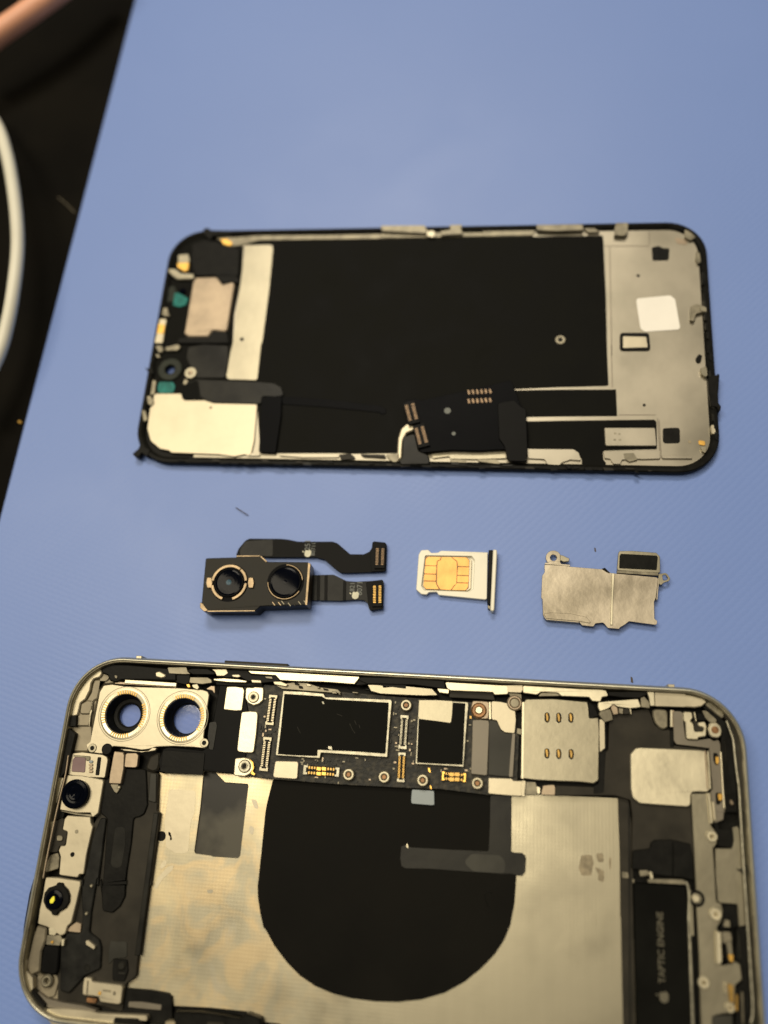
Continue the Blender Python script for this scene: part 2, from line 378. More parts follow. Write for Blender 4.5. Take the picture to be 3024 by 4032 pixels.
def connector(T, p0, p1, wd, z0, z1, base, pinm, parent, npin=12, name='board_connector', caps='pin', label=None):
    """socket lying between two pixels with two rows of pins and metal end caps"""
    a, b = U(p0[0], p0[1], z1), U(p1[0], p1[1], z1); d = (b-a); Ln = d.length; d.normalize(); s = Vector((-d.y, d.x, 0)); an = math.atan2(d.y, d.x)
    c = (a+b)/2
    o = prism(T, name, [[c+d*Ln/2+s*wd/2, c-d*Ln/2+s*wd/2, c-d*Ln/2-s*wd/2, c+d*Ln/2-s*wd/2]], z0, z1-0.1, base, parent, 0.05, label)
    third = parent is not None and parent.parent is not None and parent.parent.parent is not None
    its = []
    for side in (-1, 1):
        for k in range(npin):
            q = c + d*(Ln*0.74*((k+0.5)/npin-0.5)) + s*side*wd*0.27
            its.append((q.x, q.y, z0, z1+0.03, Ln*0.74/npin*0.55, wd*0.26, an))
    pp = parent if parent is not None and parent.parent is not None else o
    boxes(T, 'pin_row', its, pinm, pp)
    if caps:
        its = []
        for e in (-1, 1):
            q = c+d*(e*Ln*0.455); its.append((q.x, q.y, z0, z1+0.06, Ln*0.07, wd*0.95, an))
            q2 = c+d*(e*Ln*0.405); its.append((q2.x+s.x*wd*.36, q2.y+s.y*wd*.36, z0, z1+0.05, Ln*0.05, wd*0.2, an)); its.append((q2.x-s.x*wd*.36, q2.y-s.y*wd*.36, z0, z1+0.05, Ln*0.05, wd*0.2, an))
        boxes(T, 'end_caps', its, caps, pp)
    return o
def rr(L_, W_, r, cx, cy, an, off=0.0, seg=10):
    """rounded rectangle path in world mm"""
    L2, W2, r2 = L_/2-off, W_/2-off, max(0.2, r-off); out = []
    for qx, qy, a0 in ((1, 1, 0), (-1, 1, 90), (-1, -1, 180), (1, -1, 270)):
        for k in range(seg+1):
            t = math.radians(a0+90*k/seg)
            # slightly squared corner like a superellipse
            x = qx*(L2-r2)+r2*math.cos(t); y = qy*(W2-r2)+r2*math.sin(t); out.append((x, y))
    ca, sa = math.cos(an), math.sin(an)
    return [Vector((cx+x*ca-y*sa, cy+x*sa+y*ca)) for x, y in out]
def loft(T, name, prof, Lx, Wx, r, cx, cy, an, mat, parent=None, closed=True, label=None, seg=10):
    vs, fs = [], []; rings = [rr(Lx, Wx, r, cx, cy, an, d, seg) for d, z in prof]; n = len(rings[0])
    for (d, z), rg in zip(prof, rings): vs += [(q.x, q.y, z) for q in rg]
    m = len(prof)
    for k in range(m if closed else m-1):
        k2 = (k+1) % m
        for i in range(n): fs.append((k*n+i, k*n+(i+1) % n, k2*n+(i+1) % n, k2*n+i))
    return emit(T, name, vs, fs, mat, parent, smooth=False, label=label)

# ------------------------------------------------------------------ setting
def sheet(name, pts, z0, z1, mat, bev=0.0):
    pass
T0 = Thing('tmp', '', '', 0, 0)
tb = prism(T0, 'table_top', [[Vector((-1500, -1200)), Vector((1500, -1200)), Vector((1500, 2200)), Vector((-1500, 2200))]], -27, -2.2, 'table', bev=0.5)
tb.parent = None; tb['kind'] = 'structure'
# blue mat: left edge runs from (528,0) to (0,2035) in the photograph
e0, e1 = U(530, 0, 0), U(-2, 2040, 0); dd = (e0-e1).normalized(); nn = Vector((dd.y, -dd.x, 0))
top = e0+dd*150; bot = e1-dd*170
c0 = (top+bot)/2 + nn*190
TM = Thing('repair_mat', 'large blue silicone repair mat with an embossed surface, under all the phone parts', 'repair mat', c0.x, c0.y, -2.2)
mp_ = [bot+nn*0, bot+nn*420, top+nn*420, top]
o = prism(TM, 'mat_sheet', [fillet(mp_, 6, 6)], -2.2, 0, 'mat', bev=0.35)
bpy.data.objects.remove(T0.o)

# cables on the table
pts = [V(-60, 200), V(-8, 268), V(14, 330), V(27, 395), V(36, 470), V(38, 540), V(30, 620), V(16, 700), V(-6, 772), V(-60, 880)]
zc = [10, 11, 12, 12, 12, 12, 12, 11, 10, 9]
cp = [U(x, y, z) for (x, y), z in zip(pts, zc)]
T = Thing('white_cable', 'thick white rubber cable bowing up off the black table at the left edge', 'cable', cp[4].x, cp[4].y, -2.2)
tube(T, 'cable_jacket', cp, 1.8, 'cable', seg=16)
op = [U(x, y, z) for (x, y), z in ((V(-70, 128), 12), (V(-20, 86), 13), (V(50, 36), 14), (V(130, -22), 14), (V(220, -90), 13))]
T = Thing('orange_cable', 'thick smooth orange cable crossing the dark top left corner', 'cable', op[2].x, op[2].y, -2.2)
tube(T, 'cable_jacket', op, 3.6, 'orange', seg=20)
# small debris
def fibre(name, label, cat, pts, r, mat):
    q = [U(x, y, z) for (x, y), z in pts]; T = Thing(name, label, cat, q[0].x, q[0].y, q[0].z)
    tube(T, 'strand', q, r, mat, seg=6)
fibre('fibre', 'short brown fibre lying on the blue mat above the dual camera', 'fibre', [(E6(682, 205), .15), (E6(725, 232), .5), (E6(762, 255), .5), (E6(782, 268), .15)], 0.11, 'hair')
fibre('lint', 'thin pale lint thread on the black table beside the top left mat edge', 'lint', [(A0(420, 1430), -2.0), (A0(480, 1480), -1.8), (A0(545, 1545), -2.0)], 0.09, 'wall')
q = U(C7(140, 1403)[0], C7(140, 1403)[1], -2.2)
T = Thing('metal_crumb', 'tiny golden crumb on the black table beside the mat edge', 'crumb', q.x, q.y, -2.2)
poly(T, 'crumb', C7((126, 1395), (138, 1390), (158, 1404), (152, 1412), (134, 1409)), -2.2, -1.8, 'gold', r=0.1)

for nm, lab, px, sz in (('dust_speck', 'tiny dark dust speck on the blue mat just above the shield bracket', B2(1096, 158), 9), ('dust_speck', 'tiny dark dust speck against the upper right frame edge of the phone body', B6(808, 44), 13)):
    q = U(px[0], px[1], 0); T = Thing(nm, lab, 'dust speck', q.x, q.y, 0)
    poly(T, 'speck', [(px[0]-sz*.3, px[1]-sz), (px[0]+sz*.3, px[1]-sz*.6), (px[0]+sz*.5, px[1]+sz), (px[0]-sz*.2, px[1]+sz*.7)], 0.0, 0.12, 'hair', r=0.05, bev=0.02)
# ------------------------------------------------------------------ display assembly (upper, back side up)
SX, SY, SA = -12.52962, 116.5217, -0.06889
T = DT = Thing('display_assembly', 'detached phone display lying back side up on the blue mat, mostly black foil', 'phone display', SX, SY, 0, SA)
holec = A2(280, 172)
hw = U(holec[0], holec[1], 1.0)
hl = [Vector((hw.x+1.35*math.cos(a*math.tau/24), hw.y+1.35*math.sin(a*math.tau/24))) for a in range(24)]
prism(T, 'display_glass', [rr(147.2, 72.0, 10, SX, SY, SA, 0.3), hl], 0.02, 0.9, 'plastic', bev=0.1)
loft(T, 'bezel_frame', [(0.25, 0.1), (0, 0.6), (0, 1.9), (0.25, 2.15), (0.9, 2.2), (1.35, 1.9), (1.8, 1.5), (1.9, 1.0), (1.9, 0.6)], 147.4, 72.2, 10, SX, SY, SA, 'plastic')
# metal back plate, cut short of the sensor bay on the left
bp = rr(147.4, 72.2, 10, SX, SY, SA, 1.95)
cl = U(*A2(560, 400), 1.3)
ca, sa_ = math.cos(SA), math.sin(SA)
def loc2(v): d = Vector((v.x-SX, v.y-SY)); return Vector((d.x*ca+d.y*sa_, -d.x*sa_+d.y*ca))
def clip_left(loop, xl):
    out = []
    n = len(loop)
    for i in range(n):
        a, b = loop[i], loop[(i+1) % n]; xa, xb = loc2(a).x, loc2(b).x
        if xa >= xl: out.append(a)
        if (xa >= xl) != (xb >= xl): out.append(a+(b-a)*((xl-xa)/(xb-xa)))
    return out
BP = prism(T, 'metal_back_plate', [clip_left(bp, -57.5)], 0.92, 1.30, 'plate', bev=0.05)
# black film sheets
poly(T, 'graphite_foil', [(1052, 948)]+[(1300, 944), (1800, 936)]+A4((785, 128), (790, 160), (806, 520), (815, 912))+A5((465, 395), (440, 400), (0, 412))+[(2010, 1532), (2015, 1600), (2040, 1660)]+A3((1200, 690), (1040, 690), (440, 705), (0, 712))+A2((1400, 720), (985, 720), (870, 715), (850, 400), (560, 392), (560, 250), (850, 243), (880, 0))+A1((885, 830), (952, 190), (760, 188), (755, 165)), 1.30, 1.42, 'black', r=0.5, bev=0.03)
poly(T, 'foil_strip', A3((1100, 252))+A5((0, 435), (500, 435), (535, 432), (545, 682), (0, 686))+A3((1100, 448)), 1.30, 1.40, 'black', r=0.15, bev=0.03)
poly(T, 'foil_strip', A3((1200, 478))+A5((0, 726), (890, 716), (912, 735), (918, 990), (430, 1003), (412, 1015), (415, 1085), (440, 1120), (440, 1150), (215, 1150), (215, 1085), (150, 995), (0, 992))+A3((1250, 675)), 1.30, 1.40, 'black', r=0.4, bev=0.03)
# seams in the plate
for a, b in ((A5(922, 705), A5(945, 1082)), (A5(936, 720), A5(958, 1080)), (A4(795, 198), A4(1085, 196)), (A4(1087, 100), A4(1090, 190)), (A4(830, 200), A4(845, 912)), (A5(490, 20), A5(500, 415)), (A5(560, 672), A5(905, 672))):
    bar(T, 'seam', a, b, 0.22, 1.30, 1.335, 'groove', bev=0.01, parent=BP)
for p, r in ((A4(1017, 390), .42), (A5(798, 580), .38)):
    disc(T, 'rivet_hole', p, r, 1.30, 1.36, 'plastic', b=0.02, parent=BP)
poly(T, 'square_recess', A4((1105, 205), (1150, 196), (1185, 212), (1222, 208), (1215, 290), (1110, 292)), 1.30, 1.37, 'plastic', r=0.6, bev=0.02, parent=BP)
poly(T, 'square_recess', A5((970, 795), (1130, 790), (1132, 936), (972, 938)), 1.30, 1.37, 'plastic', r=0.8, bev=0.02, parent=BP)
fr = poly(T, 'gasket_frame', A4((897, 762), (1088, 762), (1098, 878), (897, 880)), 1.30, 1.62, 'plastic', r=0.9, bev=0.1)
poly(T, 'gasket_pad', A4((918, 787), (1068, 790), (1078, 858), (918, 862)), 1.62, 1.70, 'cream', r=0.2, bev=0.03, parent=fr)
poly(T, 'white_sticker', A4((1002, 540), (1228, 519), (1258, 545), (1291, 730), (1280, 742), (1060, 757), (1032, 735)), 1.30, 1.40, 'white', r=1.0, bev=0.02, label='blank white rounded sticker')
ring(T, 'rivet_ring', A4(508, 808), 0.55, 1.3, 1.42, 1.6, 'dull')
disc(T, 'rivet_centre', A4(510, 808), 0.5, 1.42, 1.5, 'plastic', b=0.03)
lf = poly(T, 'labelled_shield', A5((425, 790), (892, 790), (903, 805), (915, 962), (445, 962), (432, 945)), 1.40, 1.95, 'plate', r=0.3, bev=0.15)
for x, y in ((525, 845), (565, 850), (522, 905), (570, 905)):
    bar(T, 'printed_mark', A5(x-10, y), A5(x+12, y), 0.45, 1.95, 1.975, 'dull', lf, 0.005)
# thin metal strips along the top edge
poly(T, 'edge_strip', A1((560, 128), (700, 140), (860, 128), (1300, 125), (1659, 118), (1659, 148), (860, 158), (750, 190), (690, 198), (640, 190), (610, 160)), 1.3, 1.75, 'dull', r=0.2)
poly(T, 'edge_strip', [(1500, 921)]+D8((555, 130), (880, 120), (1400, 120), (1659, 118), (1659, 140), (900, 155), (555, 158)), 1.3, 1.7, 'dull', r=0.1)
poly(T, 'edge_clip', D8((552, 70), (870, 68), (890, 112), (880, 125), (560, 108)), 1.5, 2.6, 'dull', r=0.2, label='dull metal clip on the top edge')
poly(T, 'edge_clip', D8((1050, 66), (1140, 62), (1135, 95), (1150, 130), (990, 140), (985, 110), (1060, 100)), 1.5, 2.5, 'dull', r=0.2)
poly(T, 'edge_clip', D8((880, 112), (940, 106), (945, 145), (925, 155), (890, 145)), 1.4, 2.3, 'steel', r=0.5)
poly(T, 'edge_clip', A4((352, 58), (655, 55), (660, 92), (500, 98), (355, 92)), 1.5, 2.6, 'dull', r=0.2)
poly(T, 'edge_clip', A4((660, 80), (730, 80), (770, 105), (690, 108)), 1.4, 2.1, 'dull', r=0.2)
poly(T, 'edge_clip', A4((870, 45), (950, 44), (950, 100), (930, 128), (860, 125), (865, 80)), 1.5, 2.7, 'dull', r=0.3)
poly(T, 'edge_strip', A4((0, 88), (340, 85), (345, 112), (0, 122)), 1.3, 1.65, 'dull', r=0.1)
poly(T, 'edge_clip', A1((610, 150), (660, 152), (690, 180), (670, 195), (630, 185)), 1.7, 2.1, 'gold', r=0.3, label='gold contact')
# right edge clips and residue
for pts, m_, z in ((((1360, 590), (1400, 575), (1460, 590), (1468, 632), (1430, 628), (1395, 640), (1380, 690), (1355, 680)), 'dull', 2.3),
                   (((1415, 585), (1462, 595), (1464, 628), (1425, 620)), 'steel', 2.5), (((1320, 90), (1370, 88), (1392, 140), (1360, 160), (1320, 140)), 'dull', 2.1),
                   (((1395, 230), (1418, 240), (1428, 300), (1405, 315), (1392, 280)), 'dull', 2.1), (((1255, 140), (1330, 155), (1340, 190), (1270, 180)), 'tan', 1.36)):
    poly(T, 'edge_clip', A4(*pts), 1.3, z, m_, r=0.4)
for pts, m_, z in ((((1275, 150), (1310, 100), (1340, 120), (1325, 180), (1290, 190)), 'plastic', 1.6), (((1320, 240), (1380, 215), (1390, 300), (1370, 320), (1330, 290)), 'steel', 2.3),
                   (((1418, 765), (1455, 765), (1468, 850), (1430, 850)), 'cream', 2.4), (((1300, 905), (1365, 915), (1370, 960), (1310, 950)), 'gold', 1.5),
                   (((1320, 970), (1380, 965), (1372, 1030), (1340, 1015)), 'steel', 2.0), (((1205, 905), (1240, 915), (1235, 940), (1208, 935)), 'stain', 1.33)):
    poly(T, 'edge_clip', A5(*pts), 1.25, z, m_, r=0.4)
poly(T, 'torn_seal', A5((1440, 290), (1475, 300), (1490, 282), (1502, 300), (1488, 480), (1492, 560), (1515, 590), (1512, 625), (1490, 640), (1475, 600), (1420, 590), (1400, 450), (1395, 330)), 1.0, 2.7, 'plastic', r=0.3, bev=0.15)
poly(T, 'torn_seal', A2((35, 725), (60, 702), (75, 690), (85, 660), (150, 700), (130, 745), (95, 715), (75, 745), (50, 742)), 0.8, 2.4, 'plastic', r=0.2, bev=0.1)
poly(T, 'torn_seal', A2((115, 160), (150, 172), (160, 150), (175, 200), (150, 200)), 1.2, 2.4, 'plastic', r=0.1)
poly(T, 'torn_seal', A1((490, 108), (505, 80), (530, 78), (548, 92), (690, 95), (700, 118), (560, 128), (545, 160)), 1.2, 2.7, 'plastic', r=0.2, bev=0.12)
# ragged lower bezel: adhesive crumbs and pieces of metal lip
random.seed(3)
for k in range(46):
    x = 700+k*41+random.uniform(-12, 12); y = 1808+(x-700)*0.0195+random.uniform(-10, 8)
    w_, h_ = random.uniform(14, 40), random.uniform(5, 13); sh = random.uniform(4, 16)
    poly(T, 'seal_shred', [(x, y), (x+w_, y+random.uniform(-2, 4)), (x+w_+sh, y+h_), (x+sh*0.8, y+h_+random.uniform(-3, 3))], 1.4, random.uniform(2.2, 2.6), random.choice(['plastic', 'plastic', 'plastic', 'tape', 'tape2']), r=0.15, bev=0.05)
for k in range(16):
    t = k/15; x = 2762+t*50+random.uniform(-4, 4); y = 1060+t*640+random.uniform(-15, 15)
    poly(T, 'seal_shred', [(x, y), (x+10, y+4), (x+13, y+34), (x+2, y+28)], 1.5, 2.45, random.choice(['plastic', 'tape']), r=0.1, bev=0.05)
for pts, m_ in ((A2((790, 718), (862, 715), (872, 738), (800, 738)), 'plate'), (A2((985, 722), (1260, 726), (1378, 728), (1385, 748), (1150, 748), (1000, 738)), 'plate'), (A2((1380, 728), (1460, 722), (1500, 755), (1400, 765)), 'tape2'),
                (A3((540, 690), (700, 685), (1060, 680), (1095, 690), (1098, 745), (880, 752), (690, 750), (680, 730), (560, 745)), 'steel'), (A3((685, 752), (800, 755), (805, 778), (695, 776)), 'dull'),
                (A3((880, 752), (1020, 752), (1060, 790), (900, 770)), 'dull'),
                (A3((1245, 678), (1580, 680), (1620, 705), (1640, 762), (1560, 755), (1500, 775), (1480, 795), (1395, 790), (1370, 752), (1250, 745)), 'plate'),
                (A3((220, 718), (300, 708), (308, 760), (290, 778), (260, 765), (230, 735)), 'dull'), (A3((30, 715), (210, 718), (225, 745), (60, 735)), 'tape2'),
                (A5((415, 1012), (560, 1008), (945, 1000), (948, 1080), (780, 1085), (700, 1080), (590, 1090), (575, 1130), (510, 1130), (480, 1082), (425, 1075)), 'plate'),
                (A5((600, 1030), (700, 1025), (740, 1090), (660, 1110), (610, 1080)), 'dull'), (A5((962, 1050), (1240, 1050), (1250, 1080), (965, 1078)), 'plate')):
    poly(T, 'lower_lip', pts, 1.3, 1.75, m_, r=0.4, bev=0.05)
# sensor bay on the left
bay = poly(T, 'sensor_bay', A1((300, 245), (330, 190), (400, 140), (500, 108), (560, 125), (612, 162), (690, 200), (762, 195), (745, 420), (700, 640), (690, 830))+A2((690, 20), (655, 230), (840, 245), (850, 395), (370, 380), (355, 335), (185, 335), (135, 480), (130, 280), (200, 0))+A1((178, 830), (240, 560)), 0.9, 1.5, 'black', r=0.8, holes=[(holec[0], holec[1], 1.35)])
poly(T, 'steel_strip', A1((762, 192), (935, 188), (955, 210), (930, 480), (884, 830))+A2((878, 0), (852, 235), (840, 243), (662, 238), (648, 220), (675, 60), (690, 5))+A1((700, 780), (735, 480), (768, 235)), 1.5, 1.75, 'steel', r=0.6)
disc(T, 'rivet_hole', A1(750, 805), 0.55, 1.75, 1.8, 'plastic', b=0.02)
sp = poly(T, 'ear_speaker', A1((450, 402), (585, 398), (625, 448), (690, 430), (703, 445), (700, 470), (657, 740), (640, 755), (560, 748), (530, 788), (400, 788), (372, 768), (378, 740), (430, 430)), 1.5, 2.5, 'tan', r=0.5, bev=0.3)
poly(T, 'speaker_foam', A1((570, 385), (720, 395), (735, 440), (690, 432), (625, 440), (590, 405)), 1.5, 2.3, 'plastic', r=0.3)
poly(T, 'speaker_foam', A1((560, 750), (650, 745), (665, 830), (540, 830), (330, 830), (340, 800), (400, 790), (530, 790)), 1.5, 2.2, 'plastic', r=0.4)
poly(T, 'foam_block', A1((420, 180), (530, 150), (740, 215), (730, 400), (600, 390), (440, 395), (415, 300)), 1.5, 2.1, 'plastic', r=1.2, bev=0.3)
poly(T, 'gold_contact', A1((335, 255), (400, 250), (410, 290), (405, 305), (335, 308)), 1.5, 2.1, 'steel', r=0.4)
poly(T, 'gold_contact', A1((328, 308), (405, 305), (400, 352), (375, 362), (330, 335)), 1.5, 2.2, 'gold', r=0.3)
poly(T, 'metal_tab', A1((275, 345), (320, 350), (350, 375), (430, 380), (440, 408), (330, 412), (300, 390), (272, 362)), 1.4, 2.3, 'steel', r=0.4)
poly(T, 'teal_patch', A1((265, 470), (310, 455), (325, 500), (320, 560), (260, 560), (262, 520)), 1.5, 1.6, 'green', r=0.4)
poly(T, 'teal_patch', A1((310, 500), (345, 505), (400, 540), (385, 580), (345, 595), (300, 585)), 1.5, 1.75, 'teal', r=0.6)
disc(T, 'lens_aperture', A1(362, 492), 1.0, 1.5, 1.9, 'lens')
poly(T, 'side_contact', A1((215, 672), (258, 675), (232, 830), (180, 830)), 1.4, 2.2, 'cream', r=0.3)
poly(T, 'gold_contact', A1((205, 705), (248, 710), (240, 768), (195, 765)), 2.2, 2.35, 'gold', r=0.4)
poly(T, 'metal_tab', A1((240, 600), (262, 600), (270, 640), (285, 650), (245, 655), (228, 640)), 1.4, 2.2, 'dull', r=0.2)
for pts in (((185, 20), (225, 15), (240, 50), (210, 65)), ((185, 70), (205, 75), (220, 95), (195, 95)), ((250, 30), (330, 10), (350, 25), (330, 48), (255, 50)), ((168, 238), (190, 250), (180, 335), (152, 340)), ((130, 350), (150, 342), (175, 380), (160, 412), (135, 395)), ((95, 440), (120, 440), (135, 500), (110, 515)), ((375, 235), (400, 245), (385, 275), (365, 268))):
    poly(T, 'metal_tab', A2(*pts), 1.4, 2.3, 'dull', r=0.3)
ring(T, 'camera_cowl', holec, 1.4, 3.4, 1.5, 2.0, 'green', b=0.2)
disc(T, 'camera_window', holec, 1.34, 0.3, 0.4, 'glass', b=0.02)
poly(T, 'teal_patch', A2((208, 255), (300, 255), (315, 285), (302, 328), (205, 328), (198, 295)), 1.5, 1.8, 'teal', r=0.7)
ring(T, 'coin_contact', A2(415, 195), 0.5, 1.75, 1.5, 2.3, 'steel', b=0.2)
poly(T, 'coin_contact', A2((405, 185), (425, 180), (430, 200), (412, 205)), 2.25, 2.35, 'tan', r=0.2)
poly(T, 'folded_flex', A2((400, 30), (500, 10), (660, 20), (660, 100), (640, 228), (455, 228), (390, 100)), 1.5, 1.9, 'tape', r=0.8, label='dark folded ribbon under the ear speaker')
poly(T, 'corner_plate', A2((175, 332), (355, 332), (362, 365), (378, 376), (530, 374), (565, 395), (850, 402), (830, 640), (812, 722), (795, 740), (770, 728), (735, 735), (700, 742), (600, 728), (290, 716), (275, 702), (215, 690), (155, 640), (133, 560), (150, 430), (172, 395)), 1.5, 1.85, 'cream', r=0.6)
disc(T, 'pin_hole', A2(547, 423), 0.4, 1.85, 1.88, 'dull', b=0.01)
poly(T, 'tape_strip', A2((400, 255), (440, 240), (470, 240), (860, 255), (960, 265), (1005, 290), (1025, 345), (960, 350), (880, 345), (875, 398), (560, 392), (500, 372), (372, 372), (385, 290)), 1.88, 2.05, 'tape', r=0.8, bev=0.06)
poly(T, 'tape_strip', A2((370, 280), (440, 245), (465, 250), (480, 350), (520, 372), (372, 372)), 2.05, 2.12, 'black', r=0.4, bev=0.03)
poly(T, 'navy_ribbon', A2((878, 348), (1010, 350), (1005, 480), (970, 720), (860, 715), (870, 560)), 2.05, 2.25, 'navy', r=0.6)
poly(T, 'thin_flex', A2((1010, 350), (1300, 368), (1659, 412))+A3((200, 375), (222, 390), (218, 420), (180, 428))+A2((1659, 455), (1300, 420), (1005, 400)), 1.42, 1.62, 'navy', r=0.4)
# main display ribbon with its two plugs
def lift(x, y): return 0.5+0.45*math.sin((x+y)*0.22)
rib = poly(T, 'display_ribbon', A3((352, 325), (440, 312), (480, 325), (700, 275), (900, 235), (1120, 178), (1140, 200), (1200, 368), (1235, 385), (1250, 560), (1248, 735), (1120, 755), (1085, 680), (900, 690), (700, 685), (480, 705), (455, 680), (430, 560), (425, 500), (385, 495), (372, 420)), 2.6, 3.0, 'navy', r=0.5, bev=0.1)
poly(T, 'ribbon_fold', A3((1030, 345), (1150, 320), (1200, 370), (1238, 388), (1250, 700), (1240, 770), (1105, 765), (1080, 660), (1040, 600)), 3.0, 3.35, 'flex', r=0.8, bev=0.15, parent=rib)
poly(T, 'ribbon_foot', A3((340, 590), (430, 560), (460, 690), (530, 720), (545, 790), (330, 795), (310, 765), (335, 740)), 1.5, 2.9, 'tape', r=0.8, bev=0.3, parent=rib)
for a, b in ((A3(385, 332), A3(425, 490)), (A3(455, 498), A3(498, 660))):
    connector(T, a, b, 3.0, 3.0, 3.7, 'flex', 'conn', rib, 9, 'ribbon_plug', caps=None)
for ry in (265, 330):
    for k in range(6):
        x = 820+k*31; y = ry-k*1.5
        poly(T, 'gold_pad', A3((x-10, y-16), (x+6, y-16), (x+14, y+14), (x-2, y+18)), 3.0, 3.06, 'conn', rib, r=0.2, bev=0.02)
for p, r in ((A3(667, 400), .85), (A3(712, 566), .5)): disc(T, 'printed_dot', p, r, 3.0, 3.03, 'printgrey', rib, b=0.01)
poly(T, 'antenna_wire', A3((425, 508), (400, 500), (372, 492), (330, 530), (308, 600), (302, 700), (310, 760), (335, 745), (338, 680), (345, 610), (372, 560), (425, 540)), 1.5, 2.5, 'cream', r=0.8, bev=0.3)

# ------------------------------------------------------------------ rear dual camera module
c = U(*B1(560, 460), 0)
T = Thing('dual_camera', 'removed dual rear camera with two black lenses in gold rings and two ribbon tails', 'camera module', c.x, c.y, 0, -0.04)
ZC = 5.0
body = poly(T, 'camera_housing', B1((202, 272), (420, 266), (440, 258), (600, 258), (645, 298), (940, 300), (958, 312), (938, 612), (600, 622), (560, 655), (215, 655), (172, 600)), 0.3, ZC, 'bronze', r=0.5, bev=0.15)
for a, b in ((B1(215, 657), B1(560, 654)), (B1(425, 257), B1(595, 256))):
    bar(T, 'gold_edge', a, b, 0.32, 4.2, ZC+0.03, 'goldtrim', bev=0.05)
bar(T, 'gold_edge', B1(600, 258), B1(645, 298), 0.35, 4.2, ZC+0.03, 'goldtrim', bev=0.05)
poly(T, 'gold_side', B1((945, 302), (964, 312), (940, 615), (922, 610)), 1.0, ZC+0.08, 'goldtrim', r=0.15, bev=0.08)
poly(T, 'corner_tab', B1((162, 590), (180, 600), (222, 655), (190, 660), (160, 632)), 1.0, ZC+0.1, 'goldtrim', r=0.3, bev=0.1)
L1 = B1(375, 452)
cw = U(*L1, ZC)
pxmm = (U(L1[0]+100, L1[1], ZC)-cw.length*0*cw).x if False else (U(L1[0]+100, L1[1], ZC)-U(L1[0], L1[1], ZC)).length/100
def lens(T, px, R, ringR0, ringR1, core, coreR, arcs, z):
    c = U(*px, z)
    lathe(T, 'lens_well', None, z, [(ringR1+0.15, 0.02), (R, 0.05), (R-0.1, 0.5), (R-0.3, 0.5), (R-0.9, 0.15), (coreR*2.2, -0.0)], 'navy', world=c, seg=48)
    lathe(T, 'lens_glass', None, z, [(R-0.3, 0.42), (R*0.8, 0.50), (R*0.6, 0.55), (R*0.4, 0.58), (R*0.2, 0.595), (0.001, 0.6)], 'lens', world=c, seg=48)
    disc_ = lathe(T, 'lens_core', None, z, [(coreR, 0.56), (coreR*0.7, 0.60), (coreR*0.3, 0.625), (0.001, 0.63)], core, world=c, seg=32)
    for a0, a1 in arcs:
        n = max(6, int((a1-a0)/6)); vs = []; fs = []
        for k in range(n+1):
            t = math.radians(a0+(a1-a0)*k/n)
            for r_, zz in ((ringR1, 0.0), (ringR1, 0.35), (ringR1-0.12, 0.45), (ringR0+0.1, 0.45), (ringR0, 0.3), (ringR0, 0.0)):
                vs.append((c.x+r_*math.cos(t), c.y+r_*math.sin(t), z+zz))
        for k in range(n):
            for j in range(6): fs.append((k*6+j, k*6+(j+1) % 6, (k+1)*6+(j+1) % 6, (k+1)*6+j))
        fs.append(tuple(range(6))); fs.append(tuple(range(n*6, n*6+6)))
        emit(T, 'gold_ring', vs, fs, 'goldtrim')
lens(T, L1, 3.55, 3.75, 4.5, 'lensblue', 0.9, ((5, 48), (52, 172), (188, 250), (285, 355)), ZC)
for px in (B1(228, 452), B1(530, 452)):
    poly(T, 'ring_tab', [(px[0]-9, px[1]-22), (px[0]+9, px[1]-22), (px[0]+13, px[1]), (px[0]+9, px[1]+20), (px[0]-9, px[1]+20), (px[0]-13, px[1])], ZC, ZC+0.5, 'goldtrim', r=0.3, bev=0.12)
L2 = B1(782, 447)
lens(T, L2, 3.9, 4.0, 4.35, 'lens', 0.7, ((5, 88), (180, 325)), ZC)
random.seed(5)
for k in range(7):
    x, y = B1(680+k*38+random.uniform(-8, 8), 585+random.uniform(-18, 14)); poly(T, 'housing_scratch', [(x, y), (x+4, y), (x+14, y+13), (x+11, y+14)], ZC, ZC+0.06, random.choice(['dull', 'tape2', 'goldtrim']), r=0.05, bev=0.01)
f1 = poly(T, 'camera_ribbon', B1((420, 256), (440, 205), (490, 145), (520, 130), (750, 132), (800, 137), (870, 152), (1125, 152), (1160, 165), (1250, 243), (1350, 244), (1390, 225), (1408, 200), (1412, 158), (1425, 150), (1505, 158), (1517, 175), (1510, 365), (1490, 372), (1230, 380), (1180, 378), (1140, 350), (1062, 282), (1000, 266), (650, 266), (600, 262), (500, 262)), 1.0, 1.25, 'flex', r=0.5, bev=0.05, label='upper longer ribbon')
poly(T, 'ribbon_stiffener', B1((490, 150), (690, 135), (690, 258), (450, 255), (452, 210)), 1.25, 1.32, 'flexgrey', r=0.5, bev=0.02, parent=f1)
f2 = poly(T, 'camera_ribbon', B1((950, 395), (1130, 392), (1165, 408), (1225, 438), (1290, 443), (1410, 437), (1485, 428), (1495, 445), (1488, 640), (1400, 656), (1388, 640), (1378, 600), (1350, 578), (1300, 574), (1180, 582), (950, 578)), 1.0, 1.25, 'flexgrey', r=0.5, bev=0.05, label='lower shorter ribbon')
for i, x in enumerate((965, 1010, 1065, 1200)):
    poly(T, 'ribbon_crease', B1((x, 396+(x > 1150)*40), (x+22, 396+(x > 1150)*44), (x+20, 578), (x-2, 578)), 1.25, 1.36, 'flex', r=0.1, bev=0.05, parent=f2)
poly(T, 'ribbon_stiffener', B1((1365, 445), (1485, 432), (1490, 640), (1400, 652), (1380, 590)), 1.25, 1.5, 'flex', r=0.3, parent=f2)
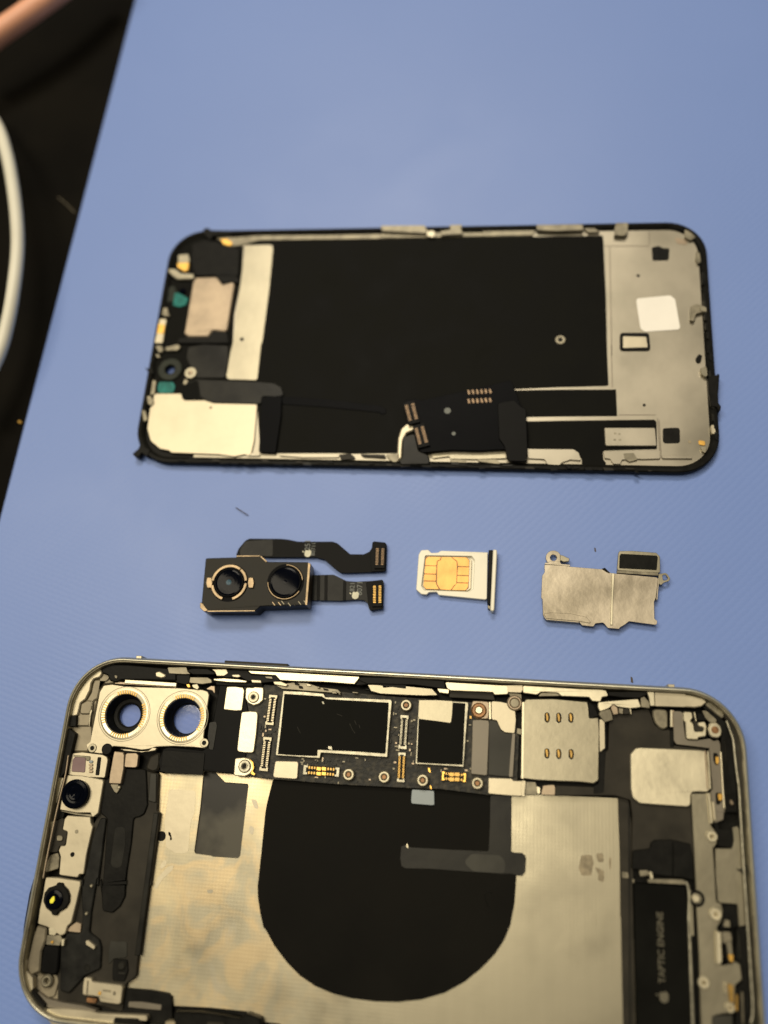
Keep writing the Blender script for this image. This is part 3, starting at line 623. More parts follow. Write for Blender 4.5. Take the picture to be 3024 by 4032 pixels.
poly(T, 'ribbon_stiffener', B1((1415, 165), (1510, 165), (1508, 365), (1405, 370), (1395, 250)), 1.25, 1.5, 'flex', r=0.3, parent=f1)
connector(T, B1(1470, 178), B1(1463, 345), 2.5, 1.5, 2.1, 'flex', 'conn', f1, 11, 'ribbon_plug', None)
connector(T, B1(1448, 448), B1(1447, 622), 2.4, 1.5, 2.1, 'flex', 'goldpin', f2, 11, 'ribbon_plug', None)
fruit(T, B1(940, 236), 2.2, math.radians(80), 1.3, 'printwhite', f1)
fruit(T, B1(1285, 540), 2.2, math.radians(80), 1.3, 'printwhite', f2)
text(T, 'printed_text', '8251', B1(943, 190), 1.9, math.radians(88), 1.27, 'printgrey', f1)
text(T, 'printed_text', '80711', B1(985, 205), 1.4, math.radians(88), 1.27, 'printgrey', f1)
text(T, 'printed_text', '821', B1(1268, 480), 1.6, math.radians(88), 1.27, 'printgrey', f2)
text(T, 'printed_text', '8071', B1(1322, 490), 1.8, math.radians(88), 1.27, 'printgrey', f2)

# ------------------------------------------------------------------ SIM tray and SIM card
c = U(*B2(320, 300), 0)
T = Thing('sim_tray', 'white enamelled SIM card tray with a black gasket at its right end', 'SIM tray', c.x, c.y, 0, -0.05)
tr = poly(T, 'tray_frame', B2((150, 160), (188, 158), (205, 175), (240, 174), (258, 163), (515, 172), (512, 180), (508, 425), (500, 430), (245, 405), (235, 388), (192, 390), (180, 403), (150, 400), (122, 375), (136, 185)), 0.25, 1.3, 'tray', r=0.5, bev=0.12,
          holes=[B2((172, 190), (425, 194), (440, 215), (432, 370), (410, 387), (165, 378), (152, 355))])
poly(T, 'tray_floor', B2((160, 180), (445, 185), (440, 395), (150, 385)), 0.2, 0.5, 'tray', r=0.4)
poly(T, 'gasket', B2((517, 160), (541, 158), (526, 458), (509, 448)), 0.1, 2.2, 'plastic', r=0.2, bev=0.15)
poly(T, 'tray_head', B2((541, 156), (562, 158), (563, 180), (548, 485), (540, 494), (526, 488), (527, 460)), 0.0, 2.5, 'tray', r=0.3, bev=0.2)
poly(T, 'tray_head_edge', B2((512, 458), (526, 466), (524, 484), (512, 474)), 0.1, 1.8, 'dull', r=0.1)
c = U(*B2(290, 290), 0.5)
TS = Thing('sim_card', 'small SIM card with orange gold contacts seated in the white tray', 'SIM card', c.x, c.y, 0.5, -0.05)
cdp = poly(TS, 'card_body', B2((178, 194), (400, 197), (425, 215), (420, 370), (400, 382), (170, 374), (157, 352)), 0.5, 0.95, 'cream', r=0.4, bev=0.06)
poly(TS, 'contact_underlay', B2((174, 197), (400, 199), (413, 214), (408, 368), (392, 381), (174, 373), (161, 355)), 0.95, 0.965, 'copper', r=0.3, bev=0.01)
def gp(*p): poly(TS, 'contact_pad', B2(*p), 0.965, 1.06, 'simgold', r=0.25, bev=0.03)
gp((188, 196), (258, 197), (250, 215), (236, 218), (233, 245), (172, 243), (174, 210))
gp((172, 246), (233, 248), (231, 290), (166, 288)); gp((166, 292), (231, 294), (230, 328), (163, 326))
gp((163, 330), (230, 332), (232, 348), (248, 374), (176, 371), (162, 356))
gp((262, 197), (312, 198), (332, 215), (342, 222), (345, 250), (341, 345), (330, 352), (310, 378), (254, 375), (237, 346), (235, 330), (238, 240), (240, 222), (256, 214))
gp((316, 198), (395, 200), (411, 216), (411, 250), (349, 248), (346, 220), (334, 212)); gp((349, 252), (411, 254), (409, 298), (346, 296))
gp((346, 300), (409, 302), (407, 338), (345, 336)); gp((345, 340), (407, 342), (404, 362), (390, 379), (314, 378), (333, 354))

# ------------------------------------------------------------------ shield bracket
c = U(*B2(1120, 420), 0)
T = Thing('shield_bracket', 'thin worn silver shield bracket with a black pad tab, right of the tray', 'metal bracket', c.x, c.y, 0, -0.05)
wave = lambda x, y: 0.22*math.sin(x*0.35+y*0.2)
mp = poly(T, 'shield_plate', B2((820, 238), (940, 246), (960, 250), (1130, 264), (1150, 258), (1182, 285), (1430, 308), (1440, 315), (1428, 420), (1418, 440), (1420, 535), (1436, 545), (1432, 568), (1370, 560), (1282, 548), (1260, 565), (1232, 582), (1228, 590), (1165, 584), (1150, 565), (1140, 555), (1098, 560), (1088, 577), (1025, 570), (1008, 550), (930, 540), (832, 536), (812, 515), (810, 430), (803, 420), (808, 300), (822, 280)), 1.5, 1.75, 'bracket', r=0.4, bev=0.06)
for pts in (((822, 236), (960, 248), (960, 240), (825, 228)), ((1440, 312), (1430, 430), (1436, 430), (1446, 312)), ((815, 520), (832, 540), (1008, 555), (1008, 548))):
    poly(T, 'folded_lip', B2(*pts), 0.1, 1.8, 'bracket', r=0.05, bev=0.03)
poly(T, 'bright_fold', B2((1187, 284), (1204, 287), (1195, 430), (1193, 568), (1178, 568), (1183, 430)), 1.75, 2.05, 'bright', r=0.2, bev=0.1)
poly(T, 'pressed_step', B2((815, 505), (860, 500), (960, 505), (1050, 525), (1080, 560), (1010, 548), (832, 533)), 1.75, 1.95, 'bracket', r=0.3, bev=0.08)
poly(T, 'cut_notch', B2((1132, 262), (1150, 256), (1180, 286), (1165, 282)), 1.7, 1.95, 'plastic', r=0.1)
ring(T, 'screw_ear', B2(870, 202), 0.75, 1.8, 1.2, 1.6, 'bracket')
poly(T, 'ear_tab', B2((905, 185), (925, 190), (945, 200), (958, 205), (955, 222), (925, 225), (905, 215)), 1.1, 1.9, 'steel', r=0.3, bev=0.12)
poly(T, 'ear_neck', B2((845, 222), (905, 222), (915, 240), (840, 238)), 1.2, 1.7, 'bracket', r=0.1)
pt = poly(T, 'pad_tab', B2((1228, 165), (1300, 164), (1430, 174), (1450, 195), (1452, 285), (1340, 280), (1215, 270), (1222, 180)), 1.6, 1.9, 'steel', r=0.5, bev=0.1)
poly(T, 'black_pad', B2((1238, 180), (1432, 190), (1438, 200), (1432, 268), (1228, 258), (1230, 190)), 1.9, 2.05, 'plastic', r=0.15, parent=pt)
poly(T, 'pad_neck', B2((1215, 270), (1440, 283), (1445, 300), (1215, 285)), 1.3, 1.85, 'dull', r=0.1)
poly(T, 'screw_ear', B2((1442, 290), (1480, 284), (1492, 292), (1506, 315), (1500, 328), (1470, 338), (1455, 352), (1440, 340)), 1.4, 1.75, 'steel', r=0.3, holes=[B2((1463, 298), (1480, 294), (1494, 314), (1484, 324), (1466, 326))])

# ------------------------------------------------------------------ phone body (lower, open)
BX, BY, BA = -22.70621, -8.25782, -0.07107
T = BT = Thing('phone_body', 'opened white phone body with its circuit board, black charging coil and bare metal showing', 'phone body', BX, BY, 0, BA)
LH = B3(600, 540); RH = B3(1075, 570)
hz = 4.4
lw, rw = U(*LH, hz), U(*RH, hz)
def circ(c, r, n=36): return [Vector((c.x+r*math.cos(a*math.tau/n), c.y+r*math.sin(a*math.tau/n))) for a in range(n)]
loft(T, 'outer_frame', [(1.2, 0.55), (0.5, 1.1), (0.1, 2.2), (-0.05, 3.6), (0.05, 5.0), (0.4, 6.1), (0.75, 6.55), (0.95, 6.6), (1.1, 6.5), (1.15, 6.0), (1.4, 5.9), (1.45, 5.7), (1.5, 1.0)], 151.2, 76.0, 12.5, BX, BY, BA, 'rim', seg=14)
loft(T, 'seal_channel', [(1.13, 5.7), (1.13, 6.2), (1.3, 6.2), (1.42, 6.1), (1.48, 5.7)], 151.2, 76.0, 12.5, BX, BY, BA, 'dull', seg=14)
pan = prism(T, 'back_panel', [rr(151.2, 76, 12.5, BX, BY, BA, 1.4), circ(lw, 3.0), circ(rw, 3.75)], 0.6, 1.4, 'plastic', bev=0.05)
# bare midframe sheet
SH = poly(T, 'midframe_sheet', [(626, 3015)]+C3((262, 200), (250, 505), (272, 560), (220, 900), (130, 1452))+C2((1385, 0), (1270, 700), (1245, 990), (1215, 1025), (1140, 1082))+D6((205, 187), (400, 200), (545, 225), (575, 262), (590, 335), (900, 350), (1180, 380), (1290, 430), (1340, 470), (1450, 480))+[(1200, 4110), (2460, 4120)]+C6((145, 1400), (130, 700), (118, 0))+C4((1575, 905), (1570, 500), (1560, 138), (930, 110), (500, 100))+[(1200, 3030), (900, 3000)], 1.4, 2.0, 'sheet', r=0.4, bev=0.08,
          holes=[C3((628, 180), (720, 190), (800, 272), (985, 285), (990, 300), (968, 480), (922, 870), (905, 888), (700, 875), (690, 868), (560, 850), (552, 830), (600, 480))])
poly(T, 'smoky_window', C3((600, 100), (1010, 250), (950, 920), (530, 870)), 1.4, 1.6, 'smoky', r=0.1)
poly(T, 'adhesive_patch', E2((735, 622), (1120, 640), (1150, 670), (1130, 988))+C3((520, 600), (500, 850), (400, 850), (320, 800), (305, 600)), 2.0, 2.03, 'cream', r=0.8, bev=0.01, parent=SH)
for pts in (((265, 960), (300, 905), (328, 910), (320, 950), (280, 980)), ((215, 1130), (250, 1050), (330, 960), (385, 945), (370, 990), (290, 1060), (240, 1145))):
    poly(T, 'adhesive_patch', C3(*pts), 2.0, 2.03, 'cream', r=0.6, bev=0.01, parent=SH)
disc(T, 'ink_spot', C3(280, 710), 1.05, 2.0, 2.06, 'plastic', parent=SH, b=0.02)
poly(T, 'ink_smear', C3((338, 672), (355, 680), (370, 740), (350, 745), (352, 715), (338, 700)), 2.0, 2.03, 'dull', parent=SH, r=0.3, bev=0.01)
for pts in (((1340, 480), (1400, 475), (1415, 520), (1400, 600), (1345, 600), (1325, 560)), ((1425, 470), (1470, 465), (1475, 520), (1440, 520)), ((1420, 545), (1450, 560), (1475, 570), (1478, 640), (1440, 630), (1440, 590)), ((1505, 495), (1520, 490), (1518, 560), (1506, 560))):
    poly(T, 'glue_residue', C4(*pts), 2.0, 2.025, 'stain', parent=SH, r=0.5, bev=0.01)
for pts in (((1015, 405), (1060, 420), (1075, 490), (1040, 480)), ((1000, 620), (1040, 640), (1030, 700), (1000, 690)), ((650, 1150), (705, 1145), (700, 1175), (660, 1178))):
    poly(T, 'glue_residue', C3(*pts), 2.0, 2.02, 'plate', parent=SH, r=0.7, bev=0.01)
COIL = poly(T, 'charging_coil', C3((1190, 250), (1170, 330), (1140, 450), (1128, 520), (1100, 800), (1078, 1010), (1065, 1120), (1068, 1210), (1085, 1330), (1112, 1452))+[(1048, 3665), (1080, 3725), (1130, 3791), (1180, 3842), (1240, 3883), (1310, 3913), (1385, 3932), (1480, 3944), (1568, 3946), (1660, 3936), (1750, 3910), (1830, 3866), (1896, 3812), (1948, 3758), (1987, 3698), (2010, 3640), (2026, 3554), (2033, 3461)]+C4((955, 590), (925, 455), (926, 125), (760, 60), (200, 0)), 2.0, 2.45, 'coil', r=0.3, bev=0.12)
poly(T, 'coil_tail', C4((800, 120), (925, 126), (923, 300), (922, 455), (940, 463), (990, 465), (1008, 482), (1012, 500), (1008, 578), (990, 602), (960, 600), (930, 590), (880, 590), (600, 572), (440, 560), (300, 558), (272, 545), (265, 500), (270, 425), (300, 415), (330, 432), (560, 445), (790, 455), (797, 300)), 2.45, 2.6, 'tape', r=0.5, bev=0.05, parent=COIL)
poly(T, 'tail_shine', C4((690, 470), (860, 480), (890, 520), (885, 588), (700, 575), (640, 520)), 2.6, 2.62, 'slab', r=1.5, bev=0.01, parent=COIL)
bar(T, 'tail_glint', C4(305, 412), C4(309, 436), 0.3, 2.5, 2.7, 'bright', parent=COIL)
# dark side rail right of the sheet
poly(T, 'side_rail', C4((1560, 135), (1620, 145), (1640, 300), (1650, 600))+C5((245, 960))+C6((270, 700), (285, 1414), (290, 1500), (150, 1500), (145, 1400), (130, 700), (118, 0))+C5((118, 900), (95, 300)), 1.4, 2.7, 'tape2', r=0.3)
bar(T, 'rail_line', C5(205, 200), C6(215, 1420), 0.35, 2.7, 2.85, 'tape', parent=None)
bar(T, 'rail_line', C5(250, 960), C6(278, 1420), 0.3, 2.5, 3.1, 'dull')
poly(T, 'rail_tab', C5((125, 880), (195, 890), (205, 955), (130, 950)), 2.7, 3.0, 'dull', r=0.3)

tube(T, 'coil_scuff', [U(*C4(x, y), 2.45) for x, y in ((768, 740), (770, 705), (790, 695), (815, 705))], 0.12, 'plastic', COIL, seg=6)
tube(T, 'coil_scuff', [U(*C4(x, y), 2.45) for x, y in ((768, 720), (775, 750), (790, 790))], 0.08, 'plastic', COIL, seg=6)
# --- rear camera bracket
CB = poly(T, 'camera_bracket', B3((432, 308), (500, 300), (620, 318), (1050, 330), (1240, 345), (1280, 358), (1292, 385), (1275, 500), (1246, 738), (1280, 765), (1285, 800), (1260, 822), (1160, 812), (1000, 805), (860, 810), (800, 828), (740, 835), (600, 812), (500, 805), (480, 862), (400, 865), (310, 852), (285, 790), (320, 770), (345, 640), (400, 360)), 3.9, 4.4, 'cream', r=0.6, bev=0.12, holes=[(LH[0], LH[1], 4.5), (RH[0], RH[1], 4.35)])
for cwld, px, ri, rb in ((lw, LH, 4.5, 2.6), (rw, RH, 4.35, 3.35)):
    lathe(T, 'camera_well', None, 0, [(ri+0.02, 4.35), (ri-0.15, 3.2), (ri-0.7, 1.9), (ri-0.8, 1.5), (rb+0.35, 1.45), (rb, 1.2), (rb, 0.25), (rb+0.5, 0.25)], 'plastic', world=cwld, seg=48)
    lathe(T, 'cover_glass', None, 0, [(rb-0.02, 0.35), (rb-0.02, 0.55), (0.001, 0.55)], 'glass', world=cwld, seg=32)
    lathe(T, 'well_ring', None, 4.4, [(ri+1.35, 0.0), (ri+1.3, 0.12), (ri+0.9, 0.2), (ri+0.2, 0.12), (ri, -0.1)], 'bright', world=cwld, seg=48, parent=CB)
    lathe(T, 'ring_groove', None, 4.4, [(ri+1.75, 0.0), (ri+1.74, 0.03), (ri+1.6, 0.03), (ri+1.59, 0.0)], 'dull', world=cwld, seg=48, parent=CB)
    its = []
    for q0, q1 in ((60, 115), (150, 205), (240, 290), (-35, 25)):
        a = q0
        while a < q1:
            t = math.radians(a); its.append((cwld.x+(ri+0.45)*math.cos(t), cwld.y+(ri+0.45)*math.sin(t), 4.35, 4.68, 0.85, 0.26, t)); a += 6.5
    boxes(T, 'knurl', its, 'goldpin', CB, kind='stuff')
for px in (B3(338, 820), B3(1252, 778)):
    ring(T, 'screw_eye', px, 0.45, 1.0, 4.4, 4.6, 'steel', CB)
    disc(T, 'eye_hole', px, 0.45, 4.4, 4.45, 'plastic', CB, b=0.02)
disc(T, 'rubber_plug', B3(455, 828), 1.25, 4.4, 4.75, 'plastic', b=0.15)
bar(T, 'bracket_lip', D3(965, 408), D3(1640, 452), 0.95, 4.4, 4.95, 'bright', bev=0.12)
bar(T, 'bracket_lip', D3(840, 425), D3(1640, 475), 0.5, 4.35, 4.6, 'tan', bev=0.05)
# --- top left corner of the frame
poly(T, 'corner_floor', D3((655, 260), (760, 320), (850, 330), (860, 430), (700, 450), (640, 560), (600, 700), (540, 995))+B3((340, 760), (300, 850), (165, 850))+D3((205, 995), (262, 868), (300, 650), (400, 480), (520, 320)), 1.6, 3.7, 'wall', r=0.5, bev=0.3)
poly(T, 'corner_rib', D3((525, 660), (545, 670), (545, 730), (515, 745), (545, 790), (525, 850), (510, 995), (490, 995), (505, 800)), 3.7, 4.5, 'steel', r=0.3, bev=0.12)
poly(T, 'corner_ledge', D3((655, 245), (668, 300), (640, 350), (560, 375), (525, 430), (510, 520), (450, 640), (385, 690), (365, 780), (345, 850), (262, 868), (300, 650), (400, 480), (520, 320)), 3.5, 5.0, 'cream', r=0.5, bev=0.2)
poly(T, 'corner_wall', D3((560, 380), (720, 385), (760, 330), (740, 310), (670, 320), (640, 520), (610, 640), (560, 660), (540, 850), (500, 995), (330, 995), (345, 860), (370, 760), (400, 690), (470, 640), (520, 560)), 2.5, 4.2, 'wall', r=0.6, bev=0.3)
poly(T, 'corner_block', D3((480, 650), (545, 660), (540, 760), (510, 840), (370, 840), (390, 700)), 4.2, 4.6, 'wall', r=0.8, bev=0.3)
poly(T, 'foam_strip', D3((655, 235), (760, 180), (1000, 185), (1500, 230), (1640, 240), (1640, 400), (1500, 400), (960, 390), (840, 420), (770, 400), (740, 330), (668, 300)), 3.0, 5.2, 'plastic', r=0.4, bev=0.3)
poly(T, 'foam_strip', D3((235, 870), (335, 855), (325, 995), (205, 995))+B3((200, 700), (165, 850), (130, 1000), (80, 1060), (60, 1060), (110, 850)), 3.0, 5.2, 'plastic', r=0.3)
poly(T, 'contact_spring', D3((1360, 290), (1420, 275), (1500, 320), (1495, 350), (1440, 365), (1370, 345)), 5.0, 5.6, 'cream', r=0.5, bev=0.2)
poly(T, 'contact_spring', D3((830, 325), (870, 330), (865, 375), (835, 360)), 5.0, 5.4, 'dull', r=0.2)
# --- stretch of the top rail, left to right
def tr(name, cr, pts, z0, z1, m, r=0.25, bev=0.1): return poly(T, name, cr(*pts), z0, z1, m, r=r, bev=bev)
tr('rail_metal', D4, ((160, 130), (370, 128), (385, 175), (420, 205), (350, 208), (180, 200)), 4.4, 5.2, 'dull')
tr('rail_foam', D4, ((370, 165), (430, 145), (600, 150), (680, 190), (675, 210), (440, 208)), 4.4, 5.6, 'plastic')
tr('rail_metal', D4, ((640, 150), (805, 152), (825, 195), (780, 225), (700, 225), (680, 180)), 4.4, 5.1, 'cream')
tr('rail_metal', D4, ((410, 238), (600, 240), (640, 265), (650, 300), (540, 315), (400, 300)), 4.4, 5.0, 'dull')
tr('rail_spring', D4, ((665, 255), (780, 250), (940, 262), (1030, 278), (1020, 298), (820, 292), (670, 275)), 4.6, 5.4, 'bright')
tr('rail_spring', D4, ((1070, 265), (1180, 272), (1190, 302), (1085, 298)), 4.6, 5.4, 'cream')
tr('rail_spring', D4, ((1310, 285), (1400, 285), (1480, 320), (1450, 340), (1330, 318)), 4.6, 5.2, 'cream')
tr('rail_foam', D4, ((825, 158), (1030, 165), (1080, 215), (1350, 222), (1395, 280), (1310, 290), (1200, 300), (1040, 280), (960, 240), (790, 245), (780, 225)), 4.0, 4.9, 'plastic')
tr('rail_contact', D4, ((860, 212), (940, 208), (965, 230), (930, 242), (875, 235)), 4.9, 5.3, 'cream')
tr('rail_contact', D4, ((1220, 228), (1300, 230), (1315, 260), (1240, 252)), 4.9, 5.3, 'dull')
tr('rail_foam', D4, ((690, 280), (1000, 300), (1200, 305), (1200, 335), (1000, 335), (800, 330), (690, 320)), 3.6, 4.4, 'plastic')
tr('rail_foam', D4, ((200, 210), (410, 215), (400, 300), (360, 320), (270, 300), (215, 260)), 3.6, 4.8, 'plastic')
tr('gold_spring', D4, ((362, 315), (400, 310), (418, 350), (385, 352)), 4.4, 5.1, 'gold')
tr('rail_spring', D4, ((425, 320), (490, 312), (510, 350), (490, 378), (440, 352)), 4.4, 5.0, 'steel')
tr('rail_spring', D4, ((575, 368), (640, 332), (680, 335), (682, 425), (650, 385)), 4.4, 4.8, 'tan')
tr('side_ledge', B4, ((175, 95), (600, 115), (1230, 152), (1175, 222), (880, 200), (640, 195), (480, 185), (440, 140), (210, 125)), 4.6, 5.5, 'bright', r=0.3)
tr('rail_foam', B4, ((1230, 165), (1659, 185), (1659, 270), (1300, 225), (1180, 235)), 4.0, 5.2, 'plastic')
tr('rail_metal', B4, ((430, 230), (600, 205), (740, 210), (850, 250), (1020, 270), (1060, 310), (850, 295), (500, 268)), 3.6, 4.5, 'dull')
random.seed(11)
for x, y in ((610, 205), (650, 235), (720, 215), (820, 240), (880, 260), (960, 285), (1100, 250), (1210, 215), (1270, 260), (1340, 240), (1400, 225), (1020, 300), (1150, 290)):
    w_, h_ = random.uniform(20, 60), random.uniform(12, 34)
    tr('rail_scrap', B4, ((x, y), (x+w_, y+6), (x+w_+10, y+h_), (x+8, y+h_-4)), 4.2, random.uniform(4.6, 5.2), random.choice(['dull', 'tape2', 'steel', 'plastic']), r=0.15)
tr('side_button_foam', D5, ((455, 95), (800, 100), (1140, 125), (1148, 190), (1060, 180), (900, 158), (600, 150), (510, 150), (440, 120)), 4.6, 5.6, 'plastic')
tr('rail_spring', D5, ((510, 155), (640, 160), (640, 180), (800, 165), (1040, 190), (1090, 245), (960, 248), (740, 238), (620, 232), (540, 210)), 4.2, 5.2, 'steel')
tr('rail_spring', D5, ((1075, 185), (1180, 195), (1175, 232), (1100, 222)), 4.2, 5.3, 'bright')
tr('side_ledge', D5, ((1145, 135), (1659, 165), (1659, 235), (1550, 240), (1535, 218), (1190, 205), (1160, 185)), 4.6, 5.5, 'bright', r=0.3)
tr('rail_metal', D5, ((1180, 208), (1535, 220), (1555, 285), (1400, 272), (1180, 262)), 3.6, 4.5, 'tape2')
tr('side_ledge', D7, ((140, 132), (440, 130), (440, 185), (420, 215), (290, 210), (150, 215), (125, 190)), 4.6, 5.45, 'cream')
tr('side_ledge', D7, ((440, 135), (700, 150), (1050, 172), (1300, 180), (1345, 190), (1370, 250), (1300, 262), (1285, 310), (1195, 305), (1160, 262), (860, 250), (820, 215), (640, 205), (590, 235), (440, 215)), 4.6, 5.5, 'bright', r=0.3)
tr('rail_foam', D7, ((640, 210), (810, 212), (855, 250), (600, 255)), 4.2, 5.0, 'dull')
tr('rail_foam', E3((380, 100), (500, 98)) and E3, ((385, 100), (600, 100), (1020, 95), (1020, 150), (900, 200), (620, 190), (400, 160)), 4.6, 5.6, 'plastic')
tr('rail_spring', E3, ((230, 270), (420, 250), (880, 215), (930, 350), (760, 370), (550, 345), (480, 300), (400, 370), (260, 420), (225, 350)), 4.4, 5.3, 'bright')
for pts, m_ in ((((260, 420), (310, 385), (430, 380), (460, 480), (470, 560), (330, 600), (240, 470)), 'dull'), (((430, 290), (470, 290), (545, 360), (560, 460), (480, 480), (440, 380)), 'tan'), (((560, 360), (640, 370), (640, 470), (570, 450)), 'dull'), (((735, 345), (770, 370), (775, 470), (755, 465)), 'bright'), (((640, 370), (735, 372), (745, 460), (645, 470)), 'tape2')):
    tr('rail_spring', E3, pts, 3.8, 4.9, m_)
tr('rail_metal', E3, ((920, 190), (980, 170), (1060, 260), (1080, 370), (930, 350)), 4.4, 5.2, 'dull')
tr('side_ledge', E3, ((1025, 95), (1145, 98), (1155, 330), (1080, 330), (1060, 200)), 4.6, 5.6, 'bright')
tr('side_ledge', E3, ((1150, 100), (1659, 130), (1659, 350), (1155, 335)), 4.2, 5.2, 'cream')
poly(T, 'side_ledge', E1((0, 130), (300, 160), (520, 220), (600, 280), (500, 360), (380, 380), (0, 355)), 4.2, 5.2, 'cream', r=0.6, bev=0.2)
# --- top right corner
poly(T, 'corner_ledge', E1((590, 280), (660, 290), (860, 440), (900, 520), (860, 580), (760, 500), (600, 370), (560, 330)), 3.6, 4.8, 'dull', r=0.6, bev=0.2)
poly(T, 'corner_seal', E1((600, 190), (700, 210), (900, 360), (1050, 520), (1160, 700), (1210, 900), (1235, 1200), (1290, 1800), (1330, 2212), (1180, 2212), (1150, 1780), (1070, 1300), (1040, 980), (960, 650), (900, 560), (860, 430), (740, 320)), 3.8, 5.0, 'tape2', r=0.5, bev=0.2)
poly(T, 'corner_seal', E1((500, 355), (600, 350), (770, 500), (900, 620), (980, 700), (1010, 880), (1060, 1050), (1080, 1400), (1110, 1800), (1130, 2212), (900, 2212), (880, 1750), (850, 1300), (830, 1000), (850, 800), (770, 620), (640, 500)), 2.4, 4.2, 'plastic', r=0.4, bev=0.15)
for a, b in (((900, 960), (990, 1900)), ((1010, 900), (1100, 1500)), ((860, 1000), (930, 1900))):
    bar(T, 'seal_rib', E1(*a), E1(*b), 0.35, 4.0, 4.5, 'tape', bev=0.1)
tube(T, 'seal_wire', [U(*E1(x, y), 5.3) for x, y in ((930, 610), (1000, 800), (1050, 960), (1075, 1200), (1110, 1500), (1150, 1800), (1175, 2212))]+[U(*C5(x, y), 5.3) for x, y in ((1385, 500), (1410, 900))]+[U(*C6(x, y), 5.3) for x, y in ((1440, 300), (1460, 600), (1480, 900), (1500, 1250), (1480, 1414))], 0.28, 'silver', seg=8)
poly(T, 'corner_ledge', E1((500, 420), (590, 440), (760, 590), (760, 640), (640, 640), (560, 560)), 3.4, 4.4, 'dull', r=0.4)
# --- circuit board
PCB = poly(T, 'circuit_board', [(948, 2686), (1100, 2700), (1330, 2722), (1560, 2742), (1700, 2752), (1900, 2768), (2012, 2778), (2045, 2900), (2035, 3128), (1919, 3131), (1735, 3108), (1617, 3104), (1340, 3090), (1077, 3069), (960, 3055), (935, 3040)], 2.4, 3.6, 'pcb', r=0.3, bev=0.1)
ZP = 3.6
def bd(name, cr, pts, z1, m, r=0.3, bev=0.08, holes=(), z0=ZP): return poly(T, name, cr(*pts), z0, z1, m, PCB, r=r, bev=bev, holes=holes)
poly(T, 'board_flex', [(868, 2680), (955, 2690), (985, 2830), (960, 3050), (840, 3040), (690, 3025), (640, 3045), (600, 3030)]+E2((600, 340), (560, 200), (640, 0))+B3((960, 810), (1240, 840), (1290, 800)), 2.6, 3.9, 'flex', r=0.5, bev=0.15)
poly(T, 'flex_window', B3((1295, 610), (1350, 600), (1358, 640), (1325, 840), (1290, 830), (1280, 720)), 3.9, 4.05, 'tape', r=0.5)
poly(T, 'board_flex', E2((640, 20), (730, 20), (1290, 60), (1260, 395), (700, 370), (600, 340)), 3.9, 4.1, 'plastic', r=0.2, label='dark ribbon crossing below the camera bracket')
poly(T, 'board_flex', E2((430, 120), (590, 30), (590, 220), (560, 330), (480, 360), (360, 310)), 3.0, 3.9, 'tape2', r=1.0, bev=0.4)
poly(T, 'bright_pad', D4((810, 342), (900, 340), (985, 352), (1000, 385), (990, 480), (973, 600), (900, 604), (775, 590), (790, 480)), 3.6, 4.4, 'bright', r=0.3, bev=0.12)
lug = bd('screw_lug', D4, ((1015, 345), (1095, 352), (1110, 342), (1210, 348), (1212, 400), (1205, 490), (1160, 530), (1100, 548), (1040, 520), (1008, 470)), 4.3, 'bright', 0.6, 0.2)
ring(T, 'lug_washer', D4(1098, 455), 0.45, 1.3, 4.3, 4.65, 'cream', PCB, b=0.2); disc(T, 'lug_hole', D4(1098, 455), 0.45, 4.3, 4.4, 'plastic', PCB)
bd('bright_pad', B4, ((122, 482), (200, 476), (262, 480), (272, 510), (258, 680), (236, 845), (222, 862), (150, 860), (88, 852), (80, 825), (100, 650)), 4.4, 'bright', 0.5, 0.12)
lug = bd('screw_lug', B4, ((58, 912), (140, 905), (190, 915), (230, 960), (235, 1010), (200, 1060), (150, 1085), (45, 1075)), 4.3, 'bright', 0.5, 0.2)
ring(T, 'lug_washer', B4(147, 988), 0.5, 1.45, 4.3, 4.7, 'silver', PCB, b=0.25); disc(T, 'lug_hole', B4(147, 988), 0.5, 4.3, 4.4, 'plastic', PCB)
poly(T, 'gold_crescent', B4((195, 915), (228, 950), (238, 1000), (225, 1035), (250, 1060), (238, 1075), (205, 1058), (222, 1010), (215, 960)), 4.3, 4.42, 'gold', PCB, r=0.2, bev=0.03)
connector(T, B4(418, 322), B4(380, 605), 2.0, ZP, 4.2, 'plastic', 'pin', PCB, 14, caps='steel')
connector(T, B4(365, 715), B4(325, 1035), 2.0, ZP, 4.2, 'plastic', 'pin', PCB, 14, caps='steel')
connector(T, B5(238, 550), B5(215, 893), 1.9, ZP, 4.2, 'plastic', 'silver', PCB, 18, caps='silver')
connector(T, B5(212, 925), B5(198, 1225), 1.7, ZP, 4.1, 'plastic', 'goldpin', PCB, 18, caps='silver')
connector(T, B4(695, 1020), B4(1035, 1045), 2.0, ZP, 4.2, 'plastic', 'goldpin', PCB, 10, caps='silver')
for dx in (0, 48):
    for dy in (0, 45): bd('gold_block', B4, ((822+dx, 995+dy), (862+dx, 998+dy), (860+dx, 1030+dy), (820+dx, 1027+dy)), 4.3, 'gold', 0.1, 0.04)
connector(T, B5(612, 1160), B5(855, 1180), 1.9, ZP, 4.2, 'plastic', 'goldpin', PCB, 7, caps='gold')
for dx in (0, 55):
    for dy in (0, 50): bd('gold_block', B5, ((688+dx, 1125+dy), (735+dx, 1128+dy), (733+dx, 1168+dy), (686+dx, 1165+dy)), 4.3, 'goldpin', 0.1, 0.04)
for px in (B4(1118, 1065), B4(1450, 1088), B5(252, 450), B5(418, 1205), B5(968, 1235)):
    ring(T, 'standoff', px, 0.52, 1.35, ZP, 4.7, 'steel', PCB, b=0.25); disc(T, 'standoff_hole', px, 0.52, ZP, 4.2, 'copper', PCB)
